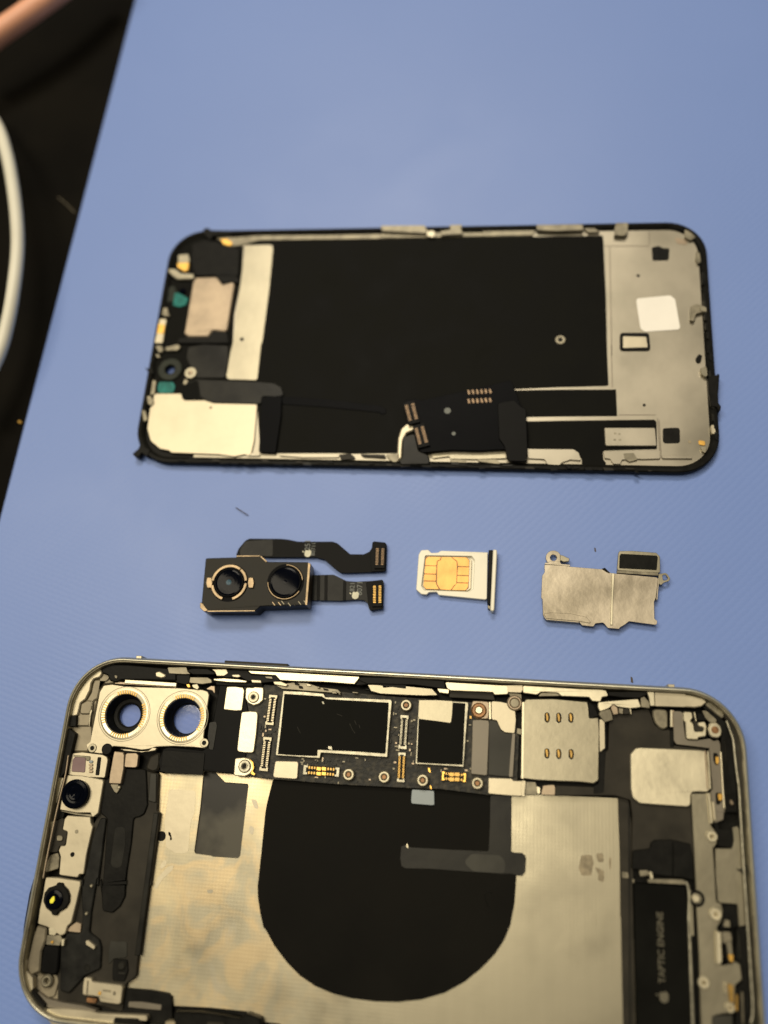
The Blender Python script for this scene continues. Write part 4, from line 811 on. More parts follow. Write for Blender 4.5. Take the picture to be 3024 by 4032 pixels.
# shields
bd('shield_can', B4, ((508, 284), (700, 292), (885, 310), (905, 342), (1180, 352), (1515, 366), (1525, 385), (1500, 650), (1482, 905), (1200, 885), (862, 862), (852, 915), (640, 900), (438, 886), (465, 640)), 4.8, 'silver', 0.2, 0.1)
sf = bd('shield_foil', B4, ((520, 312), (868, 335), (905, 358), (920, 362), (1495, 395), (1480, 650), (1463, 872), (1200, 852), (830, 835), (828, 893), (640, 888), (458, 876), (492, 600)), 4.9, 'black', 0.2, 0.04, z0=4.8)
for x, y, dx, dy in ((1130, 590, 22, 50), (1175, 560, 18, 40), (1150, 640, 30, 40), (1215, 600, 14, 34), (1010, 500, 50, 20), (640, 620, 30, 60)):
    bar(T, 'foil_scratch', B4(x, y), B4(x+dx, y+dy), 0.09, 4.9, 4.925, 'tape2', PCB, 0.004)
bd('foil_nick', B4, ((868, 384), (885, 385), (895, 408), (880, 408)), 4.95, 'printwhite', 0.1, 0.01, z0=4.9)
bd('foil_nick', B4, ((930, 800), (962, 805), (968, 838), (928, 825)), 4.98, 'silver', 0.1, 0.01, z0=4.9)
bd('bright_pad', B4, ((435, 938), (640, 943), (652, 960), (642, 1100), (620, 1108), (425, 1095), (414, 1075)), 4.3, 'cream', 0.5, 0.12)
bd('shield_can', B5, ((378, 395), (600, 402), (872, 420), (880, 440), (858, 700), (832, 1072), (600, 1056), (345, 1042)), 4.8, 'silver', 0.2, 0.1)
bd('shield_foil', B5, ((388, 412), (600, 418), (848, 432), (840, 600), (820, 1050), (600, 1042), (360, 1028)), 4.9, 'black', 0.2, 0.04, z0=4.8)
bd('foil_patch', B5, ((382, 398), (560, 398), (725, 408), (715, 560), (705, 625), (690, 630), (380, 590), (372, 560)), 5.05, 'steel', 0.3, 0.08, z0=4.9)
bd('screw_lug', B5, ((920, 405), (1010, 408), (1085, 415), (1090, 500), (1080, 590), (960, 590), (915, 550), (903, 480)), 4.3, 'tan', 0.5, 0.15)
ring(T, 'screw_head', B5(985, 503), 0.65, 1.7, 4.3, 4.7, 'copper', PCB, b=0.3); disc(T, 'screw_slot', B5(985, 500), 0.75, 4.3, 4.6, 'bright', PCB)
bd('edge_bar', B5, ((1083, 415), (1105, 418), (1108, 590), (1085, 595)), 4.7, 'bright', 0.1)
bd('grey_bar', B5, ((920, 600), (1000, 596), (1082, 605), (1088, 640), (1078, 900), (1068, 1150), (1050, 1158), (905, 1142), (905, 1100), (915, 850)), 4.5, 'greybar', 0.3, 0.1)
bd('dark_slab', B5, ((1085, 595), (1165, 615), (1205, 700), (1245, 730), (1340, 740), (1330, 900), (1325, 1172), (1200, 1165), (1078, 1150)), 4.4, 'slab', 0.3, 0.1, z0=3.0)
bd('slab_edge', B5, ((1320, 735), (1350, 735), (1342, 900), (1325, 1172), (1285, 1170), (1300, 950)), 4.48, 'greybar', 0.2, 0.04, z0=3.4)
bd('silver_flag', B5, ((1108, 408), (1200, 415), (1268, 430), (1292, 462), (1350, 512), (1358, 600), (1345, 735), (1245, 725), (1205, 695), (1178, 640), (1165, 605), (1110, 595)), 4.6, 'cream', 0.5, 0.1)
bd('gold_tick', B5, ((468, 1080), (490, 1082), (502, 1125), (485, 1128)), 3.75, 'gold', 0.1, 0.02); bd('gold_tick', B5, ((488, 1255), (505, 1260), (512, 1295), (498, 1295)), 3.75, 'gold', 0.1, 0.02)
bd('gold_tick', B5, ((890, 555), (910, 560), (912, 588), (892, 585)), 3.8, 'goldpin', 0.1, 0.02)
poly(T, 'blue_grey_tab', C4((335, 88), (466, 96), (468, 180), (455, 182), (332, 172), (330, 150)), 2.6, 3.1, 'bluegrey', r=0.4)
bd('contact_block', B5, ((1080, 1180), (1315, 1188), (1330, 1210), (1420, 1212), (1440, 1225), (1436, 1365), (1300, 1360), (1078, 1340)), 4.4, 'cream', 0.3, 0.1, z0=2.6)
bd('edge_bar', B5, ((1410, 1225), (1445, 1228), (1445, 1368), (1412, 1362)), 4.6, 'bright', 0.1, z0=2.6)
random.seed(21)
its = []
for k in range(120):                         # tiny surface parts sprinkled over the free strips of the board
    cr, box = random.choice(((B4, (640, 920, 1020, 975)), (B4, (1500, 330, 1590, 900)), (B4, (850, 905, 1500, 960)), (B4, (270, 620, 440, 700)), (B4, (660, 1080, 1450, 1150)), (B5, (110, 400, 190, 1240)), (B5, (280, 560, 340, 1040)), (B5, (860, 640, 905, 1120)), (B5, (600, 1090, 880, 1115)), (B4, (290, 330, 360, 640))))
    x, y = cr(random.uniform(box[0], box[2]), random.uniform(box[1], box[3])); p = U(x, y, ZP+.2)
    its.append((p.x, p.y, ZP, ZP+random.uniform(.15, .4), random.uniform(.3, .8), random.uniform(.2, .4), BA+random.choice((0, math.pi/2))))
for m_, sl in (('tape', slice(0, 70)), ('dull', slice(70, 105)), ('tan', slice(105, 120))): boxes(T, 'surface_chips', its[sl], m_, PCB, kind='stuff')
# --- SIM reader
SR = poly(T, 'sim_reader', B6((98, 195), (120, 170), (300, 168), (520, 188), (528, 230), (532, 295), (592, 290), (598, 400), (592, 700), (560, 722), (480, 712), (300, 705), (190, 700), (92, 688), (95, 400)), 3.2, 4.9, 'steel', r=0.3, bev=0.15)
bar(T, 'reader_edge', B6(100, 190), B6(94, 690), 0.5, 4.6, 5.05, 'bright', parent=SR)
for x, y in ((255, 290), (331, 292), (410, 292), (254, 525), (331, 528), (412, 530)):
    poly(T, 'contact_slot', B6((x-15, y-25), (x-5, y-34), (x+14, y-30), (x+20, y), (x+15, y+30), (x-2, y+36), (x-16, y+20)), 4.9, 4.94, 'plastic', SR, r=0.4, bev=0.01)
    poly(T, 'contact_blade', B6((x-9, y-26), (x+2, y-30), (x+10, y-5), (x+8, y+26), (x-4, y+22)), 4.94, 5.1, 'goldpin', SR, r=0.3, bev=0.06)
poly(T, 'reader_latch', B6((598, 300), (632, 310), (634, 490), (600, 520), (596, 400)), 3.6, 4.6, 'cream', r=0.2)
poly(T, 'dark_gap', B6((525, 190), (560, 210), (590, 280), (535, 296)), 3.0, 4.2, 'plastic', r=0.2)
ring(T, 'reader_post', D7(350, 325), 0.9, 1.7, 3.6, 5.0, 'tan', b=0.3); disc(T, 'post_face', D7(350, 325), 0.95, 3.6, 4.8, 'dull')
poly(T, 'post_arm', D7((250, 220), (300, 240), (300, 330), (400, 400), (425, 400), (425, 230), (330, 215)), 3.4, 4.3, 'dull', r=0.3)
poly(T, 'gap_wall', B5((1355, 520), (1410, 530), (1408, 1180), (1330, 1190), (1345, 760)), 2.0, 2.6, 'plastic', r=0.1)
poly(T, 'gap_tab', B5((1368, 680), (1412, 690), (1410, 750), (1365, 735)), 3.4, 4.2, 'dull', r=0.2)
for pts, m_, z in ((((120, 710), (180, 712), (195, 760), (190, 795), (110, 795)), 'dull', 4.2), (((185, 735), (212, 750), (210, 790), (192, 790)), 'bright', 4.6), (((230, 735), (300, 730), (308, 745), (308, 798), (215, 795)), 'tan', 4.0), (((90, 700), (118, 705), (108, 800), (90, 800)), 'cream', 4.6)):
    poly(T, 'reader_foot', B6(*pts), 2.4, z, m_, r=0.3)
# --- dark boxes right of the board
poly(T, 'speaker_housing', B6((310, 735), (560, 745), (600, 720), (620, 540), (655, 500), (660, 320), (700, 240), (800, 245), (920, 235), (960, 340), (1010, 370), (1062, 372), (1062, 470), (1300, 495), (1200, 860))+C5((850, 200), (875, 600), (890, 980), (760, 950), (480, 920), (310, 870), (230, 850), (240, 300))+B6((800, 830), (700, 800), (308, 800)), 2.0, 3.9, 'tape2', r=0.4, bev=0.12)
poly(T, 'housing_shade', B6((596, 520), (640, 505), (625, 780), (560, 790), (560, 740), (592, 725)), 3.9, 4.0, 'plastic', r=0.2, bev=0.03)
poly(T, 'housing_notch', B6((1058, 372), (1080, 375), (1085, 485), (1060, 482)), 3.9, 4.1, 'plastic', r=0.1)
sp2 = poly(T, 'speaker_plate', B6((835, 490), (870, 487), (1240, 503), (1300, 510), (1305, 600), (1320, 778), (1195, 775), (1193, 875), (1000, 862), (862, 852), (815, 815), (803, 760), (800, 530)), 3.9, 4.7, 'bright', r=1.0, bev=0.15)
bar(T, 'plate_fold', E1(560, 1130), E1(600, 1800), 0.3, 4.7, 4.82, 'tan', parent=sp2); bar(T, 'plate_fold', E1(610, 1140), E1(650, 1800), 0.3, 4.5, 4.9, 'bright')
poly(T, 'housing_block', C5((240, 660), (420, 640), (430, 580), (470, 550), (640, 545), (850, 590), (880, 760), (890, 980), (760, 950), (480, 920), (310, 870), (235, 860)), 3.9, 4.3, 'plastic', r=0.5, bev=0.2)
bar(T, 'block_seam', C5(665, 580), C5(665, 930), 0.35, 4.3, 4.4, 'black')
poly(T, 'corner_panel', E1((0, 440), (165, 450), (180, 620), (215, 930), (300, 950), (430, 950), (640, 920), (700, 960), (640, 1090), (400, 1060), (60, 1020), (15, 950), (10, 700)), 3.6, 4.4, 'greybar', r=0.6)
poly(T, 'bright_latch', E1((175, 450), (330, 455), (345, 560), (300, 620), (340, 640), (365, 700), (370, 800), (520, 800), (545, 730), (440, 700), (430, 640), (560, 620), (580, 700), (578, 880), (440, 900), (435, 940), (230, 930), (215, 640), (180, 600)), 4.4, 5.0, 'bright', r=0.5, bev=0.15)
poly(T, 'bright_latch', E1((355, 455), (385, 460), (415, 620), (395, 620)), 4.4, 5.1, 'bright', r=0.1)
poly(T, 'latch_wedge', E1((335, 600), (420, 620), (450, 690), (540, 720), (500, 800), (380, 790), (370, 680)), 4.4, 4.7, 'tape2', r=0.4)
poly(T, 'latch_wedge', E1((420, 480), (500, 480), (560, 560), (570, 610), (430, 605)), 4.2, 4.6, 'plastic', r=0.4)
poly(T, 'housing_ear', E3((1115, 390), (1200, 380), (1370, 390), (1370, 680), (1300, 715), (1230, 690), (1160, 610), (1120, 500)), 3.9, 4.6, 'dull', r=1.2, bev=0.25)
bar(T, 'ear_edge', E3(1425, 400), E3(1425, 670), 0.45, 4.2, 4.9, 'bright'); bar(T, 'ear_edge', E3(1455, 400), E3(1455, 680), 0.4, 3.9, 4.3, 'tan')
# screw posts and bent contact strip on the right
CS = poly(T, 'antenna_bracket', C5((850, 62), (1000, 62), (1035, 40), (1060, 300), (1065, 400), (1120, 470), (1132, 520), (1125, 590), (1085, 640), (1105, 900), (1120, 1200), (1170, 1215), (1190, 1300))+C6((1170, 340), (1130, 400), (1140, 500), (1145, 780), (1200, 800), (1290, 775), (1300, 750), (1370, 790), (1390, 950), (1320, 1010), (1310, 1300), (1180, 1310), (1080, 1335), (1080, 1500), (960, 1500), (945, 1100), (935, 700), (905, 150))+C5((905, 1100), (885, 700), (860, 250)), 3.6, 4.3, 'steel', r=0.4, bev=0.15)
poly(T, 'antenna_plate', C5((1105, 640), (1280, 640), (1300, 560), (1285, 420), (1340, 405), (1365, 450), (1390, 700), (1415, 1100), (1430, 1329))+C6((1430, 200), (1430, 380), (1355, 400), (1340, 160), (1170, 150), (1130, 130))+C5((1130, 1180), (1110, 900)), 3.2, 3.9, 'steel', r=0.3, bev=0.1)
poly(T, 'antenna_gap', C6((1172, 160), (1335, 160), (1345, 400), (1150, 430), (1170, 330)), 3.0, 3.3, 'plastic', r=0.2)
poly(T, 'antenna_gap', C5((1080, 375), (1140, 375), (1145, 440), (1280, 440), (1295, 560), (1280, 635), (1140, 615), (1130, 500)), 3.0, 4.0, 'plastic', r=0.2)
for px, r1 in ((C5(1075, 515), 1.15), (C6(1115, 268), 1.2), (C6(990, 985), 1.15), (C6(1268, 1250), 0.9)):
    ring(T, 'screw_post', px, 0.35, r1, 4.3, 4.8, 'bright', CS, b=0.2); disc(T, 'post_hole', px, 0.36, 4.3, 4.6, 'stain', CS)
poly(T, 'screw_cap', E1((640, 640), (760, 635), (830, 700), (855, 780), (840, 870), (790, 910), (690, 900), (640, 860), (610, 760)), 4.0, 4.9, 'bright', r=0.6, bev=0.2)
disc(T, 'rust_spot', E1(735, 770), 0.75, 4.9, 5.0, 'copper', b=0.03)
poly(T, 'contact_strip', E1((640, 940), (720, 960), (800, 940), (830, 1040), (840, 1300), (860, 1600), (880, 1900), (910, 2212))+C5((1200, 260), (1195, 340), (1110, 375), (1085, 360), (1060, 200))+E1((690, 2212), (650, 1850), (690, 1800), (660, 1500), (630, 1100)), 3.4, 4.4, 'greybar', r=0.4, bev=0.12)
tube(T, 'contact_strip_edge', [U(*E1(x, y), 4.5) for x, y in ((830, 1150), (848, 1450), (868, 1800), (895, 2150))], 0.25, 'bright', seg=6)
for pts, m_ in ((((700, 1160), (780, 1180), (800, 1280), (790, 1385), (740, 1380), (705, 1300)), 'plastic'), (((740, 1230), (800, 1240), (800, 1330), (775, 1380), (745, 1340)), 'gold'), (((740, 1860), (860, 1870), (870, 1980), (800, 2080), (750, 2060)), 'plastic'), (((775, 1880), (860, 1885), (855, 1990), (800, 2010)), 'gold')):
    poly(T, 'strip_contact', E1(*pts), 4.4, 4.5 if m_ == 'plastic' else 4.65, m_, r=0.4, bev=0.04)
for a, b, m_ in ((C5(1040, 60), C5(1070, 380), 'bright'), (C5(1085, 150), C5(1105, 350), 'cream')):
    bar(T, 'strip_fold', a, b, 0.6, 4.2, 4.9, m_, bev=0.15)
for pts, m_, z in ((((1115, 450), (1168, 450), (1180, 760), (1160, 790), (1125, 790)), 'bright', 5.2), (((1170, 450), (1270, 450), (1285, 530), (1260, 600), (1180, 560)), 'dull', 4.6), (((1215, 540), (1280, 530), (1300, 750), (1250, 770), (1235, 650)), 'steel', 4.9), (((1240, 680), (1300, 690), (1298, 765), (1260, 770)), 'gold', 5.0), (((1205, 560), (1240, 680), (1230, 740), (1195, 700)), 'plastic', 4.8), (((1210, 990), (1230, 985), (1232, 1100), (1212, 1100)), 'bright', 5.1), (((1240, 1000), (1300, 1005), (1305, 1190), (1260, 1190)), 'goldpin', 4.9), (((1320, 1100), (1350, 1110), (1345, 1290), (1325, 1280)), 'goldpin', 4.6), (((1210, 320), (1260, 330), (1270, 405), (1190, 400)), 'dull', 4.4), (((1080, 1335), (1290, 1325), (1290, 1500), (1080, 1500)), 'slab', 4.6)):
    poly(T, 'bracket_spring', C6(*pts), 3.6, z, m_, r=0.3, bev=0.12)
poly(T, 'inner_seal', C6((1340, 400), (1440, 400), (1470, 600), (1480, 900), (1490, 1414), (1490, 1520), (1320, 1520), (1330, 1050), (1395, 950), (1370, 790), (1310, 730)), 2.6, 3.8, 'plastic', r=0.3)
bar(T, 'seal_rib', C6(1350, 430), C6(1370, 740), 0.8, 3.8, 4.3, 'tape', bev=0.2); bar(T, 'seal_rib', C6(1390, 1080), C6(1400, 1420), 0.4, 3.8, 4.3, 'dull', bev=0.1)
poly(T, 'seal_bead', E1((1000, 1980), (1040, 2000), (1070, 2060), (1040, 2090), (1000, 2060)), 4.2, 5.0, 'tan', r=0.5, bev=0.2)
poly(T, 'seal_nick', C5((1320, 850), (1380, 860), (1435, 800), (1440, 860), (1410, 920), (1380, 880)), 3.9, 4.6, 'plastic', r=0.2)
# --- haptic engine with its print
ENG = poly(T, 'haptic_engine', C5((250, 1000), (800, 1035), (815, 1329))+C6((815, 200), (830, 700), (855, 1414), (860, 1560), (290, 1560), (285, 1414), (270, 700), (255, 0)), 2.4, 4.6, 'black', r=0.5, bev=0.15)
poly(T, 'engine_rim', C5((400, 960), (760, 965), (800, 985), (825, 1060), (815, 1035), (790, 1018), (400, 1000)), 2.6, 4.7, 'dull', ENG, r=0.4)
tube(T, 'engine_edge', [U(*C5(x, y), 4.6) for x, y in ((800, 990), (825, 1060), (835, 1200))]+[U(*C6(x, y), 4.6) for x, y in ((830, 300), (845, 700), (860, 1100), (872, 1414), (878, 1550))], 0.32, 'silver', ENG, seg=8)
poly(T, 'engine_flange', C5((830, 1070), (860, 1080), (875, 1300))+C6((850, 10), (870, 60), (885, 490), (860, 495), (830, 440), (820, 200)), 3.0, 4.4, 'steel', r=0.2)
poly(T, 'engine_tab', C5((310, 870), (390, 868), (430, 890), (420, 920), (320, 935)), 3.9, 4.6, 'dull', r=0.3)
poly(T, 'engine_tab', C5((415, 880), (445, 885), (460, 960), (430, 960)), 4.3, 4.9, 'bright', r=0.2)
disc(T, 'bright_screw', C5(908, 1165), 1.0, 3.8, 4.9, 'bright', b=0.4); ring(T, 'screw_seat', C5(915, 1165), 1.0, 1.55, 3.8, 4.6, 'plastic')
a_ = angof(C6(565, 1130), C6(535, 240), 4.6)
text(T, 'engine_text', 'TAPTIC ENGINE', C6(541, 610), 1.78, a_, 4.62, 'engine', ENG)
fruit(T, C6(563, 1130), 2.3, a_, 4.62, 'engine', ENG)
# --- left side: sensor housings
tr('sensor_cage', C1, ((600, 40), (700, 30), (900, 55), (945, 75), (955, 110), (925, 290), (880, 285), (720, 280), (555, 255), (560, 160)), 2.6, 4.2, 'cream', r=0.5)
tr('sensor_window', C1, ((620, 80), (700, 75), (735, 90), (725, 235), (590, 225), (600, 110)), 4.2, 4.35, 'mauve', r=0.3)
tr('sensor_shadow', C1, ((610, 58), (780, 70), (778, 110), (740, 120), (730, 88), (615, 78)), 4.2, 4.4, 'dull', r=0.3)
for k in range(4): tr('sensor_bead', C1, ((765, 112+k*33), (805, 112+k*33), (803, 138+k*33), (763, 138+k*33)), 4.2, 4.5, 'tan' if k else 'bluegrey', r=0.4)
tr('sensor_slot', C1, ((852, 78), (890, 80), (868, 265), (828, 262)), 4.2, 4.3, 'plastic', r=0.3)
CAMB = tr('front_camera', C1, ((545, 258), (700, 265), (905, 305), (912, 330), (860, 640), (800, 690), (780, 640), (640, 640), (472, 610), (480, 540)), 2.4, 4.6, 'cream', r=0.4, bev=0.15)
cc = C1(645, 450); cwld = U(*cc, 4.6)
lathe(T, 'front_lens', None, 4.6, [(3.15, 0), (3.15, 1.0), (2.9, 1.25), (2.3, 1.3), (2.0, 1.1), (1.6, 1.05), (1.3, 1.25), (0.9, 1.2), (0.5, 1.0), (0.001, 0.95)], 'lens', world=cwld, seg=40)
poly(T, 'camera_skirt', C1((480, 612), (640, 642), (800, 655), (795, 680), (640, 660), (480, 625)), 2.4, 4.0, 'dull', r=0.2)
tr('mount_plate', C1, ((550, 665), (780, 680), (785, 740), (805, 780), (740, 1060), (712, 1260), (670, 1255), (650, 1290), (500, 1270), (465, 1262), (480, 1080), (460, 1020), (480, 970), (530, 970), (550, 830), (500, 810), (520, 700)), 2.6, 4.2, 'cream', r=0.4, bev=0.15)
disc(T, 'plate_hole', C1(600, 1058), 0.5, 4.2, 4.25, 'plastic', b=0.02); disc(T, 'plate_dimple', C1(642, 828), 0.42, 4.2, 4.25, 'dull', b=0.02)
tr('side_ledge', C1, ((460, 282), (515, 285), (440, 545), (412, 540)), 3.0, 4.6, 'cream'); tr('side_ledge', C1, ((368, 725), (420, 728), (400, 770), (345, 1000), (330, 1140), (295, 1138)), 3.0, 4.6, 'cream')
tr('mount_foam', C1, ((430, 720), (500, 690), (520, 710), (500, 800), (550, 830), (525, 965), (470, 975), (450, 1035), (375, 1040), (365, 930), (400, 780)), 2.4, 3.9, 'tape2', r=0.4)
tr('mount_contact', C1, ((440, 860), (500, 870), (500, 920), (440, 925)), 3.9, 4.3, 'dull', r=0.5); tr('mount_foam', C1, ((380, 1060), (455, 1040), (470, 1090), (460, 1200), (330, 1240), (320, 1180)), 2.4, 3.8, 'dull', r=0.4)
tr('mount_foam', C1, ((365, 560), (440, 560), (520, 640), (510, 690), (430, 710), (355, 700)), 2.2, 3.8, 'plastic', r=0.4)
tr('left_wall', C1, ((470, 30), (545, 60), (535, 240), (440, 560), (365, 900), (300, 1300), (290, 1404), (195, 1404), (250, 1150), (360, 600)), 1.4, 3.2, 'plastic', r=0.2)
tube(T, 'wall_wire', [U(*C1(x, y), 5.2) for x, y in ((560, 60), (530, 260), (470, 500), (420, 720), (350, 1060), (305, 1300))], 0.22, 'tan', seg=6)
PROJ = tr('infrared_camera', C2, ((330, 10), (450, 15), (680, 50), (680, 90), (640, 260), (590, 460), (570, 485), (550, 500), (525, 580), (480, 600), (345, 510), (250, 480), (270, 330), (300, 200)), 2.4, 4.6, 'cream', r=0.4, bev=0.15)
poly(T, 'lens_collar', C2((450, 62), (500, 68), (505, 92), (545, 130), (568, 190), (565, 260), (530, 320), (455, 365), (440, 398), (390, 390), (385, 362), (330, 320), (302, 250), (315, 170), (360, 115), (430, 92)), 4.6, 5.3, 'plastic', r=0.4, bev=0.2)
lathe(T, 'infrared_lens', C2(420, 235), 5.3, [(2.0, 0), (1.9, 0.3), (1.3, 0.4), (1.1, 0.2), (0.001, 0.2)], 'lens', zc=5.3, seg=32)
poly(T, 'yellow_lens_flare', C2((402, 205), (418, 200), (420, 240), (400, 275), (372, 270), (372, 240)), 5.5, 5.62, 'yellow', r=0.3, bev=0.03, label='bright yellow flare painted on the infrared lens')  # lens flare put into the colour as a thin yellow patch
tr('left_wall', C2, ((210, 20), (320, 20), (290, 260), (200, 620), (150, 860), (75, 880), (110, 500), (165, 180)), 1.6, 3.6, 'plastic', r=0.3)
tr('corner_floor', C2, ((110, 820), (150, 700), (245, 500), (340, 520), (330, 700), (285, 980), (440, 980), (480, 1100), (560, 1190), (700, 1290), (860, 1340), (860, 1375), (520, 1340), (340, 1250), (215, 1140), (205, 1020), (130, 950)), 1.6, 2.8, 'wall', r=0.8, bev=0.3)
tr('left_ledge', C2, ((245, 490), (340, 520), (330, 640), (310, 700), (285, 760), (270, 960), (180, 1000), (130, 900), (150, 840), (200, 620)), 2.4, 4.2, 'wall', r=0.6, bev=0.3)
for pts, m_, z in ((((360, 520), (410, 510), (450, 560), (420, 600), (365, 590)), 'bright', 4.6), (((345, 590), (480, 590), (500, 640), (470, 700), (330, 690)), 'dull', 4.2), (((490, 630), (522, 630), (512, 705), (485, 700)), 'bright', 4.8), (((380, 650), (410, 650), (405, 680), (380, 678)), 'gold', 4.4), (((580, 500), (640, 460), (690, 480), (680, 570), (540, 555)), 'tan', 3.8), (((730, 645), (760, 645), (830, 705), (815, 740), (735, 690)), 'cream', 4.7)):
    tr('sensor_contact', C2, pts, 2.6, z, m_)
tr('corner_ledge', C2, ((80, 950), (110, 820), (140, 850), (130, 950), (200, 1020), (205, 1130), (145, 1200), (95, 1120)), 3.4, 5.0, 'cream', r=0.5)
tr('corner_foam', C2, ((205, 1140), (330, 1290), (290, 1385), (140, 1215)), 3.6, 5.1, 'plastic', r=0.3)
tr('corner_ledge', C2, ((300, 1385), (350, 1330), (520, 1330), (760, 1350), (860, 1375), (1110, 1390), (1350, 1400), (1350, 1460), (1020, 1420), (1010, 1600), (500, 1600), (380, 1480)), 3.4, 5.0, 'cream', r=0.6)
tr('corner_ledge', C2, ((220, 1140), (340, 1230), (500, 1270), (700, 1300), (850, 1350), (800, 1370), (520, 1340), (340, 1320)), 2.8, 4.4, 'greybar', r=0.6)
tr('corner_foam', C2, ((1020, 1425), (1250, 1430), (1350, 1500), (1330, 1620), (1010, 1620)), 3.6, 5.2, 'plastic', r=0.3)
ring(T, 'screw_post', C2(335, 1055), 0.4, 1.3, 3.2, 4.3, 'steel', b=0.3); tr('corner_wall', C2, ((240, 1000), (330, 990), (440, 980), (460, 1060), (420, 1210), (340, 1220), (230, 1130)), 2.0, 3.2, 'wall', r=0.8)
# --- left side: black moulding and ribbons
tr('left_moulding', C3, ((0, 170), (175, 180), (260, 190), (262, 330), (245, 500), (270, 520), (260, 640), (215, 900), (130, 1452)), 1.6, 3.0, 'tape2', r=0.2) if False else poly(T, 'left_moulding', C1((905, 300), (1000, 340), (1200, 230), (1340, 220), (1465, 240), (1450, 620), (1480, 640), (1440, 960), (1380, 1404))+C2((1385, 0), (1270, 700), (1240, 1000), (1215, 1030), (1140, 1080), (1100, 1370), (860, 1300), (700, 1290), (450, 1250), (450, 1000), (280, 980), (290, 740), (480, 720), (560, 560), (680, 80))+C1((690, 1380), (740, 1200), (810, 760), (870, 640)), 1.6, 3.2, 'tape2', r=0.5, bev=0.15)
poly(T, 'moulding_edge', C1((1345, 220), (1400, 230), (1350, 620), (1465, 625), (1480, 650), (1440, 960), (1385, 1404), (1300, 1404), (1400, 900), (1420, 660), (1330, 640))+C2((1320, 0)), 3.2, 3.5, 'tape', r=0.2, bev=0.05) if False else None
bar(T, 'moulding_rib', C1(1440, 640), C2(1250, 800), 1.2, 3.2, 3.5, 'tape', bev=0.15)
poly(T, 'moulding_step', C1((1380, 240), (1445, 245), (1440, 540), (1360, 520)), 3.2, 3.6, 'slab', r=0.4, bev=0.15)
poly(T, 'sensor_ribbon', C1((920, 320), (1100, 190), (1340, 200), (1355, 560), (1320, 650), (1270, 680), (1215, 690), (1190, 950), (1150, 1200), (1130, 1404))+C2((1140, 0), (1130, 200), (1080, 300), (1000, 370), (900, 350), (880, 0))+C1((900, 1404), (950, 700), (880, 640), (900, 450)), 3.2, 3.7, 'plastic', r=0.8, bev=0.2)
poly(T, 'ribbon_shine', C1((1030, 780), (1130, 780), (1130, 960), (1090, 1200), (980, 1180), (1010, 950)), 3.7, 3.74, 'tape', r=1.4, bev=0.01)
poly(T, 'side_ribbon', C1((880, 690), (940, 690), (890, 1100), (850, 1404))+C2((850, 0), (790, 350), (770, 560), (870, 640), (890, 720), (880, 930), (730, 1000), (560, 1180), (470, 1150), (480, 720), (540, 570), (690, 580), (700, 400), (690, 200), (700, 0))+C1((700, 1404), (800, 900)), 3.2, 3.9, 'flexgrey', r=0.8, bev=0.2)
poly(T, 'flood_cover', C2((310, 710), (350, 690), (450, 700), (470, 730), (450, 960), (420, 1000), (280, 970), (275, 900)), 3.2, 4.2, 'flex', r=0.6, bev=0.3)
for px in (C2(787, 98), C2(737, 377), C1(1067, 382)):
    disc(T, 'solder_dot', px, 0.42, 3.7, 4.3, 'steel', b=0.2)
tr('spring_post', C1, ((1020, 20), (1110, 30), (1122, 60), (1115, 200), (1085, 350), (965, 345), (975, 250), (1010, 60)), 3.4, 4.8, 'tan', r=0.3, bev=0.15)
tr('spring_post', C1, ((1135, 40), (1240, 38), (1262, 60), (1250, 170), (1230, 185), (1120, 180)), 3.4, 4.5, 'tan', r=0.5)
tr('spring_tip', C1, ((975, 348), (1060, 350), (1075, 400), (1045, 445), (1020, 430)), 3.0, 4.2, 'dull', r=0.2)
tr('ribbon_seat', B3, ((560, 825), (640, 830), (740, 850), (800, 840), (830, 815), (866, 820), (850, 840), (790, 850), (700, 852), (600, 842)), 3.6, 4.7, 'cream', r=0.2)
# lower left moulding details
tr('moulding_pad', C2, ((980, 650), (1150, 655), (1150, 820), (1020, 830), (960, 900), (960, 760)), 3.2, 3.35, 'slab', r=0.5)
tr('moulding_socket', C2, ((1010, 830), (1150, 840), (1160, 950), (1120, 1060), (1000, 1050), (1000, 930)), 3.2, 3.6, 'plastic', r=0.5)
for px, r_ in ((C2(1090, 905), .9), (C2(745, 925), .9)): disc(T, 'moulding_screw', px, r_, 3.4, 4.0, 'tape', b=0.3)
tr('moulding_tick', C2, ((1055, 965), (1130, 968), (1128, 988), (1060, 985)), 3.6, 3.7, 'slab', r=0.1)
tr('battery_contact', C2, ((720, 1015), (790, 1025), (800, 1060), (1090, 1095), (1105, 1120), (1085, 1280), (1050, 1288), (880, 1265), (860, 1215), (740, 1200), (700, 1190), (705, 1090)), 3.4, 4.6, 'cream', r=0.4, bev=0.15)
tr('contact_groove', C2, ((748, 1050), (762, 1052), (752, 1195), (738, 1192)), 4.6, 4.68, 'dull', r=0.1, bev=0.02)
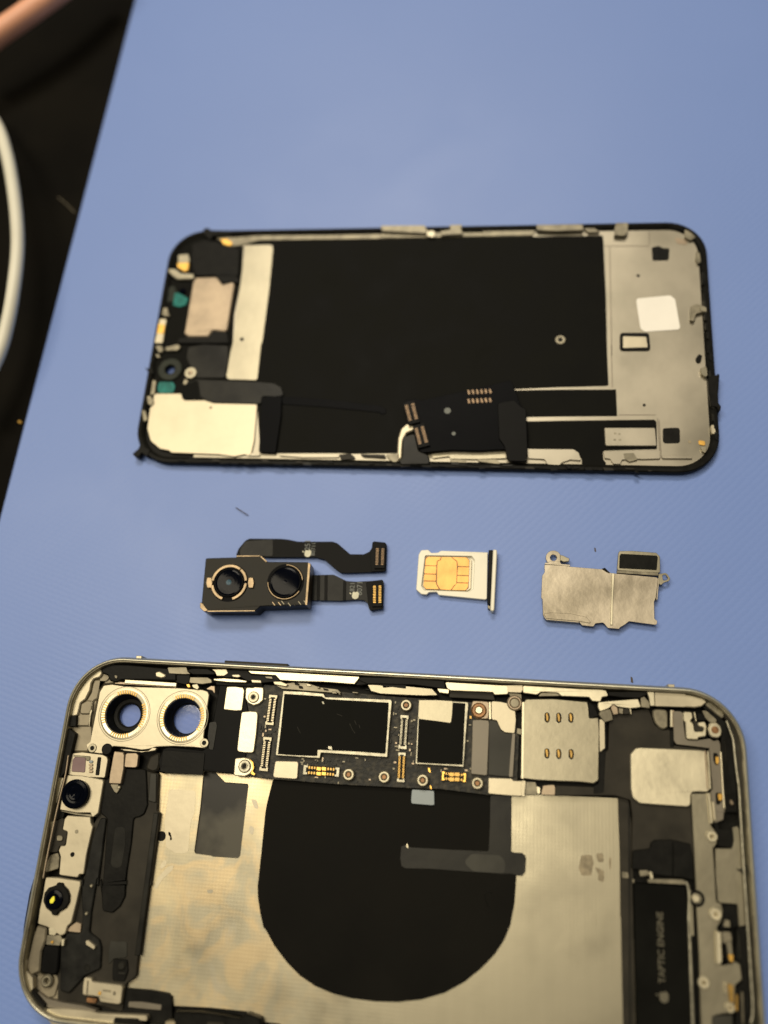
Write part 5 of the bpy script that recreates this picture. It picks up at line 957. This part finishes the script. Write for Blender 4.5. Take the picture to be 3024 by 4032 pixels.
tr('contact_mark', C2, ((860, 1160), (890, 1160), (880, 1200), (855, 1190)), 4.6, 4.75, 'gold', r=0.2, bev=0.05)
tr('contact_mark', C2, ((900, 1135), (980, 1145), (990, 1170), (960, 1165), (910, 1160)), 4.6, 4.72, 'dull', r=0.2, bev=0.04); tr('contact_mark', C2, ((1008, 1155), (1035, 1160), (1030, 1200), (1005, 1195)), 4.6, 4.72, 'dull', r=0.3, bev=0.04)
tr('amber_strip', C2, ((740, 1215), (850, 1230), (830, 1280), (740, 1270)), 3.2, 3.8, 'copper', r=0.3)
tr('lower_moulding', D6, ((200, 190), (400, 205), (540, 230), (570, 260), (580, 480), (0, 480), (0, 330), (180, 360)), 1.6, 3.0, 'plastic', r=0.4)
tr('moulding_window', D6, ((220, 298), (330, 300), (490, 325), (485, 370), (360, 360), (215, 345)), 3.0, 3.3, 'greybar', r=0.3)
tr('lower_moulding', D6, ((585, 380), (800, 385), (980, 410), (1130, 440), (1180, 395), (1300, 440), (1310, 600), (580, 600)), 2.0, 4.6, 'plastic', r=0.6, bev=0.4)
tr('lower_metal', D6, ((520, 460), (600, 462), (600, 520), (515, 520)), 3.0, 5.0, 'stain', r=0.2); tr('lower_metal', D6, ((860, 465), (1000, 470), (1000, 560), (850, 560)), 3.0, 5.0, 'tape2', r=0.2)
# buttons and marks on the outer edge of the frame
def edge_at(px, py, name, ln, mat, dz0, dz1):
    p = U(px, py, 6); d = Vector((math.cos(BA), math.sin(BA), 0)); n = Vector((-d.y, d.x, 0)); c = Vector((BX, BY, 0)) + d*((p-Vector((BX, BY, 6))).dot(d)) + n*(38.0+0.12)
    prism(T, name, [[c+d*ln/2+n*.35, c-d*ln/2+n*.35, c-d*ln/2-n*.4, c+d*ln/2-n*.4]], dz0, dz1, mat, None, 0.12)
edge_at(*D4(1110, 90), 'side_button', 15, 'tape2', 2.6, 4.8)
edge_at(*D3(1120, 130), 'antenna_band', 1.4, 'cream', 1.8, 5.0)
edge_at(*B6(1075, 95), 'antenna_band', 1.4, 'cream', 1.8, 5.0)
